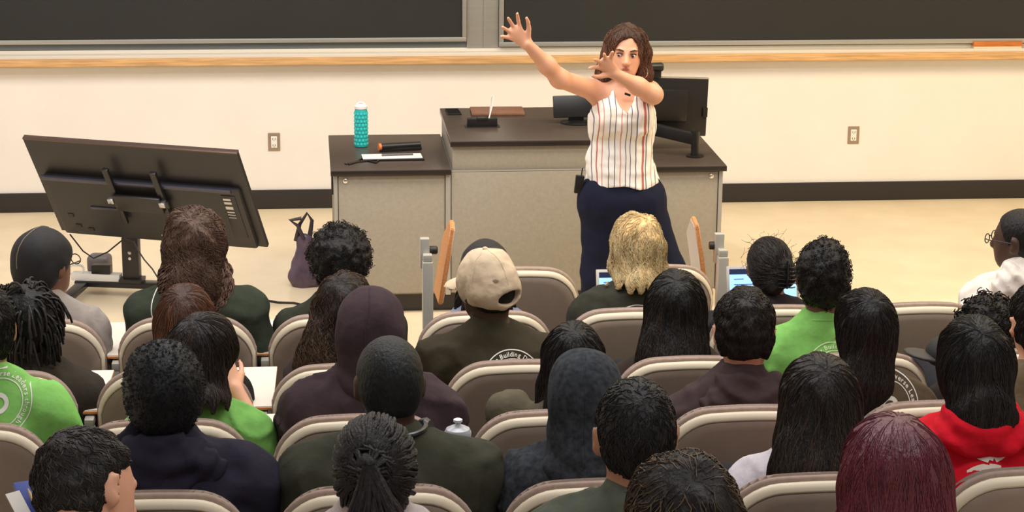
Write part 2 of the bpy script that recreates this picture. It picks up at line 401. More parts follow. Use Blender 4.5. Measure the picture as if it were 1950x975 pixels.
# phone
def rz(c, a): return Matrix.Translation(c) @ Matrix.Rotation(a, 4, 'Z')
p = atZ(863, 214, 0.894); e = empty('phone', p); tag(e, 'black phone lying on the back left corner of the raised desk top', 'phone')
b = MB(); b.box((-0.037, -0.075, 0), (0.037, 0.075, 0.008), 0.003, rz(p, 0.05)); b.build('phone_case', M_blk, e)
b = MB(); b.box((-0.033, -0.070, 0.0075), (0.033, 0.070, 0.009), 0, rz(p, 0.05)); b.build('screen', mat('dark_glass', (14, 15, 20), 0.08), e)
# brown folio
p = atZ(947, 215, 0.894); b = MB(); b.box((-0.142, -0.085, 0), (0.142, 0.10, 0.016), 0.006, rz(p, -0.02)); e = b.build('leather_folio', mat('brown_leather', (122, 84, 62), 0.5, var=0.12, bump=0.1)); tag(e, 'closed brown leather folio lying at the back of the raised desk top', 'folio')
# cable box
p = atZ(918, 241, 0.894); e = empty('cable_box', p); tag(e, 'black pop-up cable box in the raised desk top with a white cord', 'cable box')
b = MB(); b.box((-0.09, -0.035, 0), (0.09, 0.045, 0.003), 0.001, rz(p, 0)); b.build('base_plate', mat('dark_steel', (60, 54, 50), 0.35, 0.5), e)
b = MB(); b.box((-0.078, -0.02, 0.003), (0.078, 0.02, 0.045), 0.003, rz(p, 0)); b.box((-0.03, -0.022, 0.03), (0.03, 0.022, 0.05), 0.006, rz(p, 0)); b.build('socket_block', M_blk, e)
P = Vector(p); b = MB()
b.tube([P+Vector(v) for v in ((0.035, 0.0, 0.04), (0.045, 0.01, 0.075), (0.055, 0.02, 0.11), (0.062, 0.025, 0.14), (0.058, 0.028, 0.155), (0.048, 0.03, 0.145), (0.046, 0.03, 0.10), (0.043, 0.02, 0.06))], 0.0035, 8); b.build('white_cord', M_wht, e)
# control touch panel
p = atZ(1098, 234, 0.894); e = empty('touch_panel', p); tag(e, 'small black control touch panel on stand on the raised desk top beside the lecturer', 'touch panel')
b = MB(); b.lathe(p, [(0.085, 0), (0.085, 0.006), (0.05, 0.012), (0.02, 0.014)], 28); b.box((-0.04, 0.0, 0.0), (0.04, 0.03, 0.07), 0.008, rz(p, 0.1)); b.build('stand', M_blk, e)
Mx = rz(p, 0.08) @ Matrix.Translation((0.01, 0.0, 0.085)) @ Matrix.Rotation(math.radians(-16), 4, 'X')
b = MB(); b.box((-0.135, -0.008, -0.055), (0.135, 0.012, 0.06), 0.005, Mx); b.build('display', mat('black_satin', (20, 19, 19), 0.3), e)
# stuff on the left top
p = atZ(742, 303, 0.757); e = empty('tablet_computer', p); tag(e, 'white tablet in dark case with a pen on the left desk top', 'tablet')
b = MB(); b.box((-0.115, -0.05, 0), (0.175, 0.10, 0.010), 0.003, rz(p, 0.02)); b.build('dark_case', M_blk, e)
b = MB(); b.box((-0.14, -0.045, 0.010), (0.165, 0.060, 0.016), 0.003, rz(p, 0.05)); b.build('white_tablet', M_wht, e)
b = MB(); b.tube([Vector(p)+Vector((-0.04, 0.0, 0.022)), Vector(p)+Vector((0.12, 0.015, 0.022))], 0.006, 10); b.build('grey_pen', mat('pen_grey', (110, 105, 105), 0.35, 0.3), e)
p = atZ(765, 292, 0.757); e = empty('marker_case', p); tag(e, 'rolled black case with an orange end lying behind the white tablet', 'case')
b = MB(); b.tube([Vector(p)+Vector((-0.105, 0.04, 0.026)), Vector(p)+Vector((0.10, 0.09, 0.026))], [0.020, 0.018], 14); b.box((-0.1, 0.045, 0), (0.12, 0.085, 0.02), 0.006, rz(p, 0.2)); b.build('rolled_body', M_blk, e)
b = MB(); b.tube([Vector(p)+Vector((-0.118, 0.037, 0.026)), Vector(p)+Vector((-0.105, 0.04, 0.026))], 0.0195, 14); b.build('orange_end', mat('orange_plastic', (214, 120, 60), 0.4), e)
p = [atZ(x, y, 0.762) for x, y in ((657, 312), (675, 309), (690, 302), (706, 300), (722, 305), (716, 310), (700, 306), (680, 308), (664, 313))]
b = MB(); b.tube(p, 0.005, 8); o = b.build('lanyard', M_blk); tag(o, 'black lanyard cord curled left of the white tablet on the desk', 'lanyard')
# big monitor on arm
tr, br = atY(1352, 147, -1.95), atY(1341, 258, -1.98)
cx = tr[0]-0.275; cz = (tr[2]+br[2])/2; hh = (tr[2]-br[2])/2
e = empty('computer_monitor', (cx, -1.9, 0.757)); tag(e, 'large black computer monitor on a black swing arm behind the lecturer', 'monitor')
Mx = Matrix.Translation((cx, -1.95, cz)) @ Matrix.Rotation(math.radians(3), 4, 'Z') @ Matrix.Rotation(math.radians(2.4), 4, 'Y') @ Matrix.Rotation(math.radians(-4), 4, 'X')
b = MB(); b.box((-0.27, -0.0, -hh), (0.27, 0.022, hh), 0.006, Mx); b.box((-0.16, -0.02, -hh*0.5), (0.16, 0.0, hh*0.6), 0.012, Mx); b.box((0.245, -0.012, -0.05), (0.27, 0.0, 0.0), 0.002, Mx); b.build('display_back', mat('monitor_back', (30, 26, 22), 0.25), e)
b = MB(); b.box((-0.27, -0.002, hh-0.003), (0.27, 0.024, hh+0.004), 0.001, Mx); b.build('bezel', mat('bezel_silver', (190, 182, 170), 0.3, 0.5), e)
q = atY(1323, 300, -2.12); q2 = atY(1250, 262, -2.02); q3 = atY(1323, 268, -2.12)
b = MB(); b.tube([(q[0], -2.12, 0.757), (q[0], -2.12, 0.89)], 0.021, 18); b.tube([(q[0]-0.0, -2.12, 0.757), (q[0], -2.12, 0.765)], 0.045, 18); b.build('arm_post', M_blk, e)
d = Vector((q2[0]-q[0], 0.1, 0.0)); L = d.length; Mx = Matrix.Translation((q[0], -2.12, 0.85)) @ Matrix.Rotation(math.atan2(d.y, d.x), 4, 'Z') @ Matrix.Rotation(math.radians(-8), 4, 'Y')
b = MB(); b.box((-0.01, -0.02, -0.032), (L+0.1, 0.02, 0.032), 0.010, Mx); b.box((L+0.06, -0.02, -0.03), (L+0.1, 0.12, 0.10), 0.01, Mx); b.build('swing_arm', M_blk, e)
p = atY(1258, 134, -2.05); e = empty('desk_camera', (p[0], -1.93, 1.19)); tag(e, 'small black camera clipped above the monitor beside the lecturer head', 'camera')
b = MB(); b.lathe((0, 0, 0), [(0.012, -0.05), (0.022, -0.045), (0.024, 0.02), (0.018, 0.03)], 18, Matrix.Translation((p[0], -1.95, p[2])) @ Matrix.Rotation(math.pi/2, 4, 'Y')); b.box((p[0]-0.02, -1.96, tr[2]), (p[0]+0.02, -1.93, p[2]), 0.004); b.build('camera_body', M_blk, e)

# ------------------------------------------------------------------ television on a rolling stand (seen from behind)
TC = Vector((-0.808, -2.199, 0.624)); TM = Matrix.Translation(TC) @ Matrix.Rotation(-0.372, 4, 'Z') @ Matrix.Rotation(0.575, 4, 'X') @ Matrix.Scale(1.0745, 4)
M_tv = mat('tv_shell', (38, 36, 38), 0.42, var=0.06, scale=5); M_tv2 = mat('tv_dark', (28, 24, 26), 0.35)
e = empty('television', (TC.x, TC.y, 0.5)); tag(e, 'large flat television seen from behind, tilted on its stand at left', 'television')
W, H = 0.535, 0.31
b = MB(); b.box((-W, -0.004, -H), (W, 0.018, H), 0.004, TM)
b.box((-W*0.93, -0.034, -H*0.96), (W*0.93, 0.0, H*0.30), 0.018, TM); b.build('rear_shell', M_tv, e)
b = MB(); b.box((-W, -0.0055, H-0.006), (W, 0.0195, H+0.002), 0.001, TM); b.build('bezel', mat('tv_bezel', (96, 78, 70), 0.3, 0.6), e)
b = MB(); b.box((-W+0.01, 0.0185, -H+0.012), (W-0.01, 0.0195, H-0.01), 0, TM); b.build('screen', MATS['dark_glass'], e)
b = MB(); b.box((-W*0.93, -0.045, H*0.26), (W*0.86, -0.03, H*0.33), 0.004, TM); b.box((-0.30, -0.040, -0.10), (-0.08, -0.033, -0.085), 0.003, TM); b.build('ridge', mat('tv_ridge', (62, 62, 78), 0.25), e)
b = MB(); b.box((0.40, -0.0375, -0.22), (0.47, -0.033, 0.06), 0.002, TM); b.build('port_panel', M_tv2, e)
b = MB()
for i, (z, hgt) in enumerate(((0.035, 0.012), (0.012, 0.014), (-0.02, 0.018), (-0.048, 0.006), (-0.066, 0.004), (-0.085, 0.003))): b.box((0.408, -0.0390, z-hgt/2), (0.445, -0.0370, z+hgt/2), 0, TM)
b.build('port_label', MATS.get('sticker_white') or mat('sticker_white', (205, 200, 196), 0.6), e)
b = MB(); b.box((0.02, -0.0365, -0.275), (0.15, -0.0335, -0.245), 0, TM)
b.build('sticker', mat('sticker_white', (205, 200, 196), 0.6), e)
for x, z in ((-0.42, -0.24), (-0.44, -0.17), (-0.36, -0.26)):
    b = MB(); b.box((x, -0.0365, z), (x+0.028, -0.0335, z+0.02), 0, TM); b.build('vent', M_tv2, e)
s = empty('television_stand', (TC.x, TC.y, 0)); tag(s, 'black rolling stand with square column carrying the television', 'stand')
colb = atZ(252, 532, 0.09)
b = MB()
for x in (-0.13, 0.11): b.box((x-0.015, -0.066, -0.16), (x+0.015, -0.046, 0.20), 0.004, TM)
b.box((-0.16, -0.072, -0.02), (0.14, -0.055, 0.02), 0.004, TM); b.box((-0.13, -0.085, -0.05), (0.11, -0.066, 0.05), 0.01, TM)
b.build('wall_mount', M_tv2, s)
b = MB(); b.box((-0.16, -0.09, 0.0), (-0.13, -0.06, 0.03), 0.004, TM); b.build('bolt', mat('bolt_chrome', (190, 190, 195), 0.25, 0.9), s); b = MB(); b.box((0.10, -0.09, 0.0), (0.13, -0.06, 0.03), 0.004, TM); b.build('bolt', mat('bolt_chrome', (190, 190, 195), 0.25, 0.9), s)
cm = rz((colb[0], colb[1], 0), -0.2); YC = colb[1]-0.03
b = MB(); b.box((-0.044, -0.028, 0.08), (0.044, 0.028, 0.32), 0.006, cm); b.box((-0.038, -0.022, 0.32), (0.038, 0.022, 0.60), 0.006, cm); b.box((-0.06, -0.05, 0.08), (0.06, 0.05, 0.10), 0.004, cm); b.build('column', mat('column_black', (40, 35, 36), 0.4), s)
b = MB(); b.lathe((0, 0, 0), [(0.010, 0), (0.010, 0.006), (0.005, 0.010)], 14, cm @ Matrix.Translation((0.0, -0.028, 0.24)) @ Matrix.Rotation(math.pi/2, 4, 'X')); b.lathe((0, 0, 0), [(0.008, 0), (0.008, 0.006)], 14, cm @ Matrix.Translation((0.0, -0.028, 0.21)) @ Matrix.Rotation(math.pi/2, 4, 'X')); b.build('knob', MATS['bolt_chrome'], s)
b = MB(); b.box((-0.30, -0.04, 0.05), (0.30, 0.04, 0.08), 0.006, cm)
for x in (-0.29, 0.25): b.box((x, -0.38, 0.045), (x+0.06, 0.36, 0.075), 0.006, cm)
b.build('base_frame', mat('base_black', (30, 27, 30), 0.3), s)
for x in (-0.26, 0.28):
    for y in (-0.35, 0.33):
        b = MB(); b.lathe((0, 0, 0), [(0.012, -0.012), (0.025, -0.01), (0.025, 0.01), (0.012, 0.012)], 18, cm @ Matrix.Translation((x, y, 0.026)) @ Matrix.Rotation(math.pi/2, 4, 'Y')); b.build('caster', M_blk, s)
b = MB(); cpt = [tuple(atY(x_, y_, YC-0.03)) for x_, y_ in ((262, 378), (240, 378), (228, 398), (228, 428), (240, 455), (255, 460), (262, 475), (275, 495), (290, 512), (300, 528))]
b.tube(cpt, 0.004, 8); b.tube([tuple(atY(x_, y_, YC-0.03)) for x_, y_ in ((255, 376), (275, 382), (295, 400), (312, 420))], 0.004, 8); b.build('cable', mat('cable_grey', (70, 70, 78), 0.35), s)
# power strip and adapters on the stand base
sp = cm @ Vector((-0.17, 0, 0.08))
e = empty('power_strip', sp); tag(e, 'white power strip with looped cord resting on the television stand base', 'power strip')
b = MB(); b.box((-0.15, -0.032, 0.0), (0.11, 0.032, 0.038), 0.006, cm @ Matrix.Translation((-0.17, 0, 0.08))); b.build('strip_body', M_wht, e)
b = MB(); c = cm @ Vector((-0.30, -0.01, 0.135)); b.tube([c+Vector((0.042*math.cos(a), 0.01*math.sin(3*a), 0.026*math.sin(a))) for a in np.linspace(0, 11.5, 40)], 0.006, 8); b.build('looped_cord', M_wht, e)
b = MB(); b.box((-0.05, -0.028, 0), (0.05, 0.028, 0.045), 0.005, cm @ Matrix.Translation((-0.16, 0.0, 0.119))); o = b.build('power_adapter', M_blk); tag(o, 'black power adapter sitting on the white power strip', 'adapter')
b = MB(); b.box((-0.06, -0.05, 0), (0.06, 0.05, 0.10), 0.03, cm @ Matrix.Translation((-0.22, 0.16, 0.076)), 4)
o = b.build('speaker_box', mat('grey_box', (105, 98, 98), 0.5)); tag(o, 'grey rounded box on the stand base behind the black adapter', 'box')
b = MB(); b.tube([atY(x, y, YC+0.03) for x, y in ((133, 446), (158, 478), (178, 492), (205, 480), (232, 458), (245, 455))], 0.004, 8); b.build('hanging_cable', M_blk, s)
b = MB(); b.tube([atZ(x, y, 0.006) for x, y in ((470, 566), (500, 571), (530, 576), (560, 577), (600, 586), (640, 590))], 0.006, 8); o = b.build('floor_cable', M_blk); tag(o, 'black cable lying on the floor between the television stand and the desk', 'cable')
# tote bag beside the desk
p = atZ(580, 545, 0.0); e = empty('tote_bag', p); tag(e, 'slumped grey purple tote bag with upright straps on the floor left of the desk', 'bag')
v = Vol(0.006); v.cap(p+np.array([0, 0, 0.055]), p+np.array([0.01, 0, 0.24]), 0.085, 0.05, 0.03, flat=((0, 1, 0), 0.6)); v.disp(0.010, (22, 22, 14), 3).disp(0.005, (50, 50, 30), 4)
volobj('bag_body', v, mat('bag_fabric', (86, 70, 86), 0.35, var=0.35, scale=14, bump=0.3, bscale=25), e)
b = MB(); P = Vector(p)
b.tube([P+Vector(t) for t in ((-0.04, 0, 0.25), (-0.02, 0, 0.34), (0.02, 0, 0.40), (0.045, 0, 0.36), (0.03, 0, 0.26))], [0.014, 0.010, 0.008, 0.010, 0.014], 8); b.tube([P+Vector(t) for t in ((0.0, -0.03, 0.27), (-0.03, -0.03, 0.34), (-0.07, -0.03, 0.37), (-0.01, -0.03, 0.38))], 0.010, 8); b.build('strap', mat('bag_strap', (60, 50, 56), 0.5), e)

# ------------------------------------------------------------------ auditorium seats
M_panel = mat('seat_panel', (150, 132, 116), 0.6, var=0.04, scale=30, bump=0.04, bscale=250)
M_trim = mat('seat_trim_cream', (222, 208, 182), 0.45)
M_cush = mat('seat_fabric', (166, 144, 130), 0.9, var=0.08, scale=60, bump=0.15, bscale=300)
M_tab = mat('tablet_white', (232, 222, 206), 0.35)
M_twood = mat('tablet_wood_edge', (205, 140, 84), 0.45, var=0.2, scale=20, stretch=(1, 8, 8))
M_steel = mat('cream_steel', (186, 182, 170), 0.4, 0.2)
SW, SH = 0.502, 0.55
def outline(W, H, r, arch, n=9):
    pts = []   # starts bottom right, counter-clockwise seen from behind
    hw = W/2
    def top(x): return arch*(1-(x/hw)**2)-arch
    for i in range(n): pts.append((hw, -H+(H-r)*i/(n-1)-0.0))
    for i in range(1, n): a = math.pi/2*i/n; x = hw-r+r*math.cos(a); pts.append((x, -r+r*math.sin(a)+top(x)+arch*0.3))
    for i in range(0, 2*n+1): x = (hw-r)*(1-2*i/(2*n)); pts.append((x, top(x)+arch*0.3))
    for i in range(1, n): a = math.pi/2*(1+i/n); x = -hw+r+r*math.cos(a); pts.append((x, -r+r*math.sin(a)+top(x)+arch*0.3))
    for i in range(n): pts.append((-hw, -r-(H-r)*i/(n-1)))
    m = 2*n
    for i in range(1, m): pts.append((-hw+W*i/m, -H))
    return pts
def sheet(prof, W, H, r, arch, dz=0):
    """closed slab from profile [(scale, y)]; bent in plan and reclined"""
    base = outline(W, H, r, arch); zc = -H*0.45; V = []; Q = []; n = len(base)
    for s, y in prof:
        for x, z in base:
            xx, zz = x, z
            if s <= 0: # absolute inset
                L = math.hypot(x, z-zc)+1e-6; xx = x*(1+s*(0.5 if s < -0.015 else 1)/abs(W/2)); zz = zc+(z-zc)*(1+s/abs(H/2))
            else: xx = x*s; zz = zc+(z-zc)*s
            V.append((xx, y+0.035*(xx/0.25)**2-0.16*(zz), zz+dz))
    for i in range(len(prof)-1):
        for k in range(n): Q.append((i*n+k, i*n+(k+1) % n, (i+1)*n+(k+1) % n, (i+1)*n+k))
    c0 = len(V)
    for end in (0, len(prof)-1):
        pts = V[end*n:(end+1)*n]; V.append(tuple(sum(p[j] for p in pts)/n for j in range(3))); c = len(V)-1
        for k in range(n): Q.append((end*n+k, end*n+(k+1) % n, c) if end else (end*n+(k+1) % n, end*n+k, c))
    me = bpy.data.meshes.new('sheet'); me.from_pydata(V, [], Q); 
    bm = bmesh.new(); bm.from_mesh(me); bmesh.ops.recalc_face_normals(bm, faces=bm.faces[:]); bm.to_mesh(me); bm.free()
    return me
ME_PANEL = sheet([(0.15, -0.012), (0.5, -0.011), (0.8, -0.009), (-0.029, -0.006), (-0.023, 0.000), (-0.023, 0.012), (0.5, 0.012), (0.15, 0.012)], SW, SH, 0.13, 0.03)
ME_TRIM = sheet([(0.3, 0.004), (0.75, 0.004), (-0.026, 0.002), (-0.0245, -0.006), (-0.018, -0.006), (-0.004, 0.004), (-0.0001, 0.012), (-0.0001, 0.018), (-0.006, 0.022), (0.75, 0.022), (0.3, 0.022)], SW, SH, 0.13, 0.03)
ME_CUSH = sheet([(0.3, 0.022), (0.8, 0.022), (-0.012, 0.023), (-0.001, 0.028), (0.004, 0.038), (0.003, 0.055), (-0.010, 0.068), (-0.04, 0.074), (0.7, 0.070), (0.3, 0.068)], SW+0.012, SH-0.06, 0.13, 0.03, 0.014)
def seat_mesh():
    bm = MB(); bm.box((-0.235, 0.10, -0.43), (0.235, 0.54, -0.35), 0.03, seg=3); return bm
chair_group = 'cream trimmed auditorium seats'
proto_seat = {}
def mb_mesh(bm, name):
    bmesh.ops.recalc_face_normals(bm.bm, faces=bm.bm.faces[:]); me = bpy.data.meshes.new(name); bm.bm.to_mesh(me); bm.bm.free()
    me.shade_smooth(); me.set_sharp_from_angle(angle=0.6); return me
ME_SEAT = mb_mesh(seat_mesh(), 'seat')
ME_LEG = {}
def seat(row, x, label, tablet=None, group=None):
    y, zt, zf = ROWY[row], ROWT[row], ROWF[row]
    e = empty('auditorium_seat', (x, y+0.1, zf)); tag(e, label, 'seat', group)
    off = Vector((0, -0.1, zt-zf-0.006))
    for nm, me, m in (('back_panel', ME_PANEL, M_panel), ('edge_trim', ME_TRIM, M_trim), ('back_cushion', ME_CUSH, M_cush), ('seat_cushion', ME_SEAT, M_cush)):
        link(nm, me, m, e, off)
    if row not in ME_LEG:
        b = MB(); h = zt-zf; b.box((-0.03, 0.20, 0.01), (0.03, 0.28, h-0.42), 0.008); b.box((-0.09, 0.10, 0.0), (0.09, 0.40, 0.012), 0.004); ME_LEG[row] = mb_mesh(b, 'pedestal')
    link('pedestal', ME_LEG[row], M_steel, e, Vector((0, -0.1, 0)))
    if tablet:
        side, mode = tablet; sx = side*0.285 if mode == 'flat' else (-0.375 if side < 0 else 0.30); z0 = zt-zf
        if mode == 'flat':
            b = MB(); b.box((sx-0.018, 0.02, 0.02), (sx+0.018, 0.06, z0-0.22), 0.005); b.box((sx-0.016, 0.02, z0-0.22), (sx+0.016, 0.26, z0-0.19), 0.005)
            me = mb_mesh(b, 'tablet_arm'); link('tablet_arm', me, M_steel, e)
            poly = [(sx-0.05, 0.10), (sx+0.06, 0.10), (sx+0.07, 0.42), (sx-0.02, 0.46), (sx-0.22*side-0.02, 0.46), (sx-0.22*side-0.02, 0.24), (sx-0.06, 0.20)]
            poly = [(sx-0.035, 0.06), (sx+0.035, 0.06), (sx+0.045, 0.50), (sx-0.26*side, 0.50), (sx-0.26*side, 0.28), (sx-0.035*side, 0.24)]
            b = MB(); b.prism([(px_, py_, z0-0.185) for px_, py_ in poly], (0, 0, 0.012)); bmesh.ops.bevel(b.bm, geom=b.bm.edges[:], offset=0.003, segments=1, affect='EDGES')
            o = link('tablet_top', mb_mesh(b, 'tablet_top'), M_twood, e)
            b = MB(); b.prism([(px_*0.985+sx*0.015, py_*0.985+0.004, z0-0.174) for px_, py_ in poly], (0, 0, 0.003)); link('white_surface', mb_mesh(b, 'white_surface'), M_tab, o)
        else:   # raised upright beside the seat
            b = MB(); b.box((sx-0.022, 0.0, 0.0), (sx+0.022, 0.06, z0+0.02), 0.006); b.box((sx-0.02, 0.01, z0+0.02), (sx+0.02, 0.055, z0+0.05), 0.008)
            b.box((sx-0.03, 0.05, z0-0.02), (sx+0.01, 0.09, z0+0.11), 0.006); me = mb_mesh(b, 'tablet_arm'); link('tablet_arm', me, M_steel, e)
            b = MB(); b.lathe((0, 0, 0), [(0.016, -0.03), (0.018, -0.025), (0.018, 0.02), (0.012, 0.025)], 14, Matrix.Translation((sx+0.02*side*-1, 0.075, z0+0.055)) @ Matrix.Rotation(math.pi/2, 4, 'Y')); link('hinge', mb_mesh(b, 'hinge'), M_black, e)
            xx = sx+0.055*(-side); lean = 0.30*(-side)*0.3
            T = Matrix.Translation((xx, 0.10, z0-0.18)) @ Matrix.Rotation(math.radians(9*side*-1 if side < 0 else -9), 4, 'Y')
            poly = [(0, -0.04, 0.0), (0, 0.24, -0.02), (0, 0.24, 0.24), (0, 0.05, 0.35), (0, -0.03, 0.33), (0, -0.05, 0.2)]
            b = MB(); b.prism([T @ Vector((-0.009, a[1], a[2])) for a in poly], T.to_3x3() @ Vector((0.018, 0, 0))); bmesh.ops.bevel(b.bm, geom=b.bm.edges[:], offset=0.004, segments=2, affect='EDGES')
            o = link('tablet_top', mb_mesh(b, 'tablet_top'), M_twood, e)
            b = MB(); b.prism([T @ Vector((0.0095*(-side) if side < 0 else -0.0115, a[1]*0.94+0.005, a[2]*0.95+0.008)) for a in poly], T.to_3x3() @ Vector((0.002, 0, 0))); link('white_surface', mb_mesh(b, 'white_surface'), M_tab, o)
    return e
ROWX = [(0.865, 0.572), (0.098, 0.555), (0.123, 0.573), (0.142, 0.572), (0.156, 0.567), (0.165, 0.567), (0.17, 0.567)]
def colx(row, i): return ROWX[row][0]+ROWX[row][1]*i

# ------------------------------------------------------------------ people
def rot(yaw, pitch, roll):
    a, p, r = math.radians(yaw), math.radians(pitch), math.radians(roll)
    return np.array((Matrix.Rotation(-a, 3, 'Z') @ Matrix.Rotation(-p, 3, 'X') @ Matrix.Rotation(r, 3, 'Y')))
SKIN = {
 'dark': mat('skin_dark', (72, 46, 34), 0.5, var=0.08, scale=12, bump=0.04, bscale=150),
 'brown': mat('skin_brown', (122, 82, 62), 0.5, var=0.06, scale=12, bump=0.04, bscale=150),
 'tan': mat('skin_tan', (176, 124, 96), 0.5, var=0.06, scale=12, bump=0.04, bscale=150),
 'light': mat('skin_light', (222, 164, 132), 0.48, var=0.05, scale=12, bump=0.04, bscale=150)}
def cloth(name, rgb, rough=0.9, var=0.08, scale=40, bump=0.6, bscale=16):
    return mat(name, rgb, rough, var=var, scale=scale, bump=bump, bscale=bscale, spec=0.2)
def head_ops(v, C, R, s, ears=True, nose=True):
    L = lambda x, y, z: C+R@(np.array([x, y, z])*s)
    v.ell(L(0, -0.012, 0.028), np.array([0.077, 0.097, 0.090])*s, R, 0.02)
    v.ell(L(0, -0.040, -0.015), np.array([0.066, 0.060, 0.070])*s, R, 0.03)
    v.ell(L(0, 0.028, -0.030), np.array([0.061, 0.066, 0.080])*s, R, 0.03)
    v.ell(L(0, 0.052, -0.078), np.array([0.038, 0.034, 0.030])*s, R, 0.03)
    if nose:
        v.cap(L(0, 0.090, 0.012), L(0, 0.108, -0.022), 0.008*s, 0.012*s, 0.012)
        v.cap(L(-0.010, 0.098, -0.026), L(0.010, 0.098, -0.026), 0.008*s, 0.008*s, 0.008)
        v.cap(L(-0.035, 0.078, 0.026), L(0.035, 0.078, 0.026), 0.010*s, 0.010*s, 0.012)
        v.cap(L(-0.016, 0.085, -0.052), L(0.016, 0.085, -0.052), 0.008*s, 0.008*s, 0.010)
        v.ell(L(-0.030, 0.092, 0.008), np.array([0.015, 0.012, 0.010])*s, R, 0.010, 'c'); v.ell(L(0.030, 0.092, 0.008), np.array([0.015, 0.012, 0.010])*s, R, 0.010, 'c')
    if ears:
        for sd in (-1, 1):
            Re = R @ np.array(Matrix.Rotation(math.radians(-24*sd), 3, 'Z')) @ np.array(Matrix.Rotation(math.radians(8*sd), 3, 'Y'))
            v.ell(L(0.083*sd, -0.012, -0.002), np.array([0.009, 0.020, 0.033])*s, Re, 0.006)
            v.ell(L(0.078*sd, -0.004, -0.026), np.array([0.008, 0.010, 0.014])*s, Re, 0.008)
            v.ell(L(0.092*sd, -0.006, 0.002), np.array([0.005, 0.011, 0.020])*s, Re, 0.004, 'c')
def hand_ops(v, W, d, n, s=1.0, curl=0.5, side=1, spread=0.25, r=0.0085):
    """palm from wrist W along d, palm facing n, thumb on side*(n x d)"""
    d = np.array(d, float); d /= np.linalg.norm(d); n = np.array(n, float); n -= d*(n@d); n /= np.linalg.norm(n); t = np.cross(n, d)*side
    pc = W+d*0.045*s; v.cap(W+d*0.01*s, W+d*0.075*s, 0.030*s, 0.038*s, 0.012, flat=(n, 0.42))
    for i, (o, ln) in enumerate(((0.030, 0.072), (0.010, 0.080), (-0.010, 0.074), (-0.029, 0.058))):
        b = W+d*(0.082-0.004*abs(i-1))*s+t*o*s; a = spread*(o/0.03); dd = d*math.cos(a)+t*math.sin(a); c = curl*(1+0.1*i)
        p1 = b+(dd*math.cos(c*0.5)+n*math.sin(c*0.5))*ln*0.45*s; p2 = p1+(dd*math.cos(c*1.1)+n*math.sin(c*1.1))*ln*0.32*s; p3 = p2+(dd*math.cos(c*1.6)+n*math.sin(c*1.6))*ln*0.25*s
        v.cap(b-dd*0.02*s, b, r*1.15, r*1.1, 0.006); v.cap(b, p1, r*1.1, r, 0.004); v.cap(p1, p2, r, r*0.92, 0.003); v.cap(p2, p3, r*0.92, r*0.78, 0.003)
    b = W+d*0.022*s+t*0.026*s; q1 = b+(d*0.62+t*0.72+n*0.25)*0.040*s; q2 = q1+(d*0.80+t*0.55+n*0.3)*0.032*s; q3 = q2+(d*0.9+t*0.35+n*0.3)*0.024*s
    v.cap(b, q1, r*1.6, r*1.25, 0.010); v.cap(q1, q2, r*1.2, r*1.05, 0.003); v.cap(q2, q3, r*1.05, r*0.8, 0.003)
class Sk: pass
def skeleton(C, R, row, sx, sw, drop, arms):
    k = Sk(); k.C = C; k.R = R; y0 = ROWY[row]; pan = ROWF[row]+0.42
    k.N = C+R@np.array([0, -0.02, -0.05])+np.array([0, -0.012, -0.094*drop])
    k.N[1] = min(k.N[1], C[1]-0.005)
    k.P = np.array([sx, y0+0.28, pan+0.10]); k.ch = k.P*0.38+k.N*0.62; k.ch[1] = min(k.ch[1], y0+0.23)+0.0
    k.S = [k.N+np.array([sd*(sw-0.055), 0.012, -0.108]) for sd in (-1, 1)]
    k.arms = []
    for i, sd in enumerate((-1, 1)):
        if arms and arms[i] and arms[i][0] == 'px':
            _, q1, q2 = arms[i]; k.arms.append((np.array(atY(q1[0], q1[1], y0+q1[2])), np.array(atY(q2[0], q2[1], y0+q2[2])))); continue
        a = arms[i] if arms and arms[i] else ((sd*0.055, 0.05, -0.27), (-sd*0.09, 0.24, 0.03))
        e = k.S[i]+np.array(a[0]); k.arms.append((e, e+np.array(a[1])))
    k.hip = [k.P+np.array([sd*0.085, 0, -0.01]) for sd in (-1, 1)]
    k.knee = [h+np.array([sd*0.04, 0.40, 0.02]) for h, sd in zip(k.hip, (-1, 1))]
    k.ank = [np.array([q[0], q[1]+0.03, ROWF[row]+0.09]) for q in k.knee]
    k.row = row; k.sw = sw
    return k
def torso_ops(v, k, g, bulk=1.0):
    w = k.sw; f = (0, 1, 0)
    v.cap(k.P, k.P*0.5+k.ch*0.5, 0.155*bulk+g, 0.140*bulk+g, 0.04, flat=(f, 0.72))
    v.cap(k.P*0.5+k.ch*0.5, k.ch-np.array([0, 0, 0.05]), 0.140*bulk+g, (w-0.045)+g, 0.04, flat=(f, 0.70))
    top = k.N+np.array([0, 0, -0.165])
    v.cap(k.ch-np.array([0, 0, 0.05]), top, (w-0.045)+g, (w-0.075)+g, 0.05, flat=(f, 0.62))
    for i in (0, 1):
        v.cap(k.S[i], k.S[i]+np.array([0, 0, -0.04]), 0.060*bulk+g, 0.062*bulk+g, 0.05)
        v.cap(k.N+np.array([0, -0.006, -0.010]), k.S[i]+np.array([0, 0, 0.0]), 0.041+g, 0.053*bulk+g, 0.06)
def arm_ops(v, k, i, g, to=2.0, bulk=1.0):
    S, (E, H) = k.S[i], k.arms[i]
    if to >= 1: v.cap(S, E, 0.052*bulk+g, 0.042*bulk+g, 0.03)
    else: v.cap(S, S+(E-S)*to, 0.052*bulk+g, 0.050*bulk+g+0.006, 0.03)
    if to > 1: v.cap(E, E+(H-E)*(to-1), 0.042*bulk+g, (0.042-(0.016*(to-1)))*bulk+g, 0.02)
HCUT = dict(n=(0, 0.88, -0.48), d=0.018)
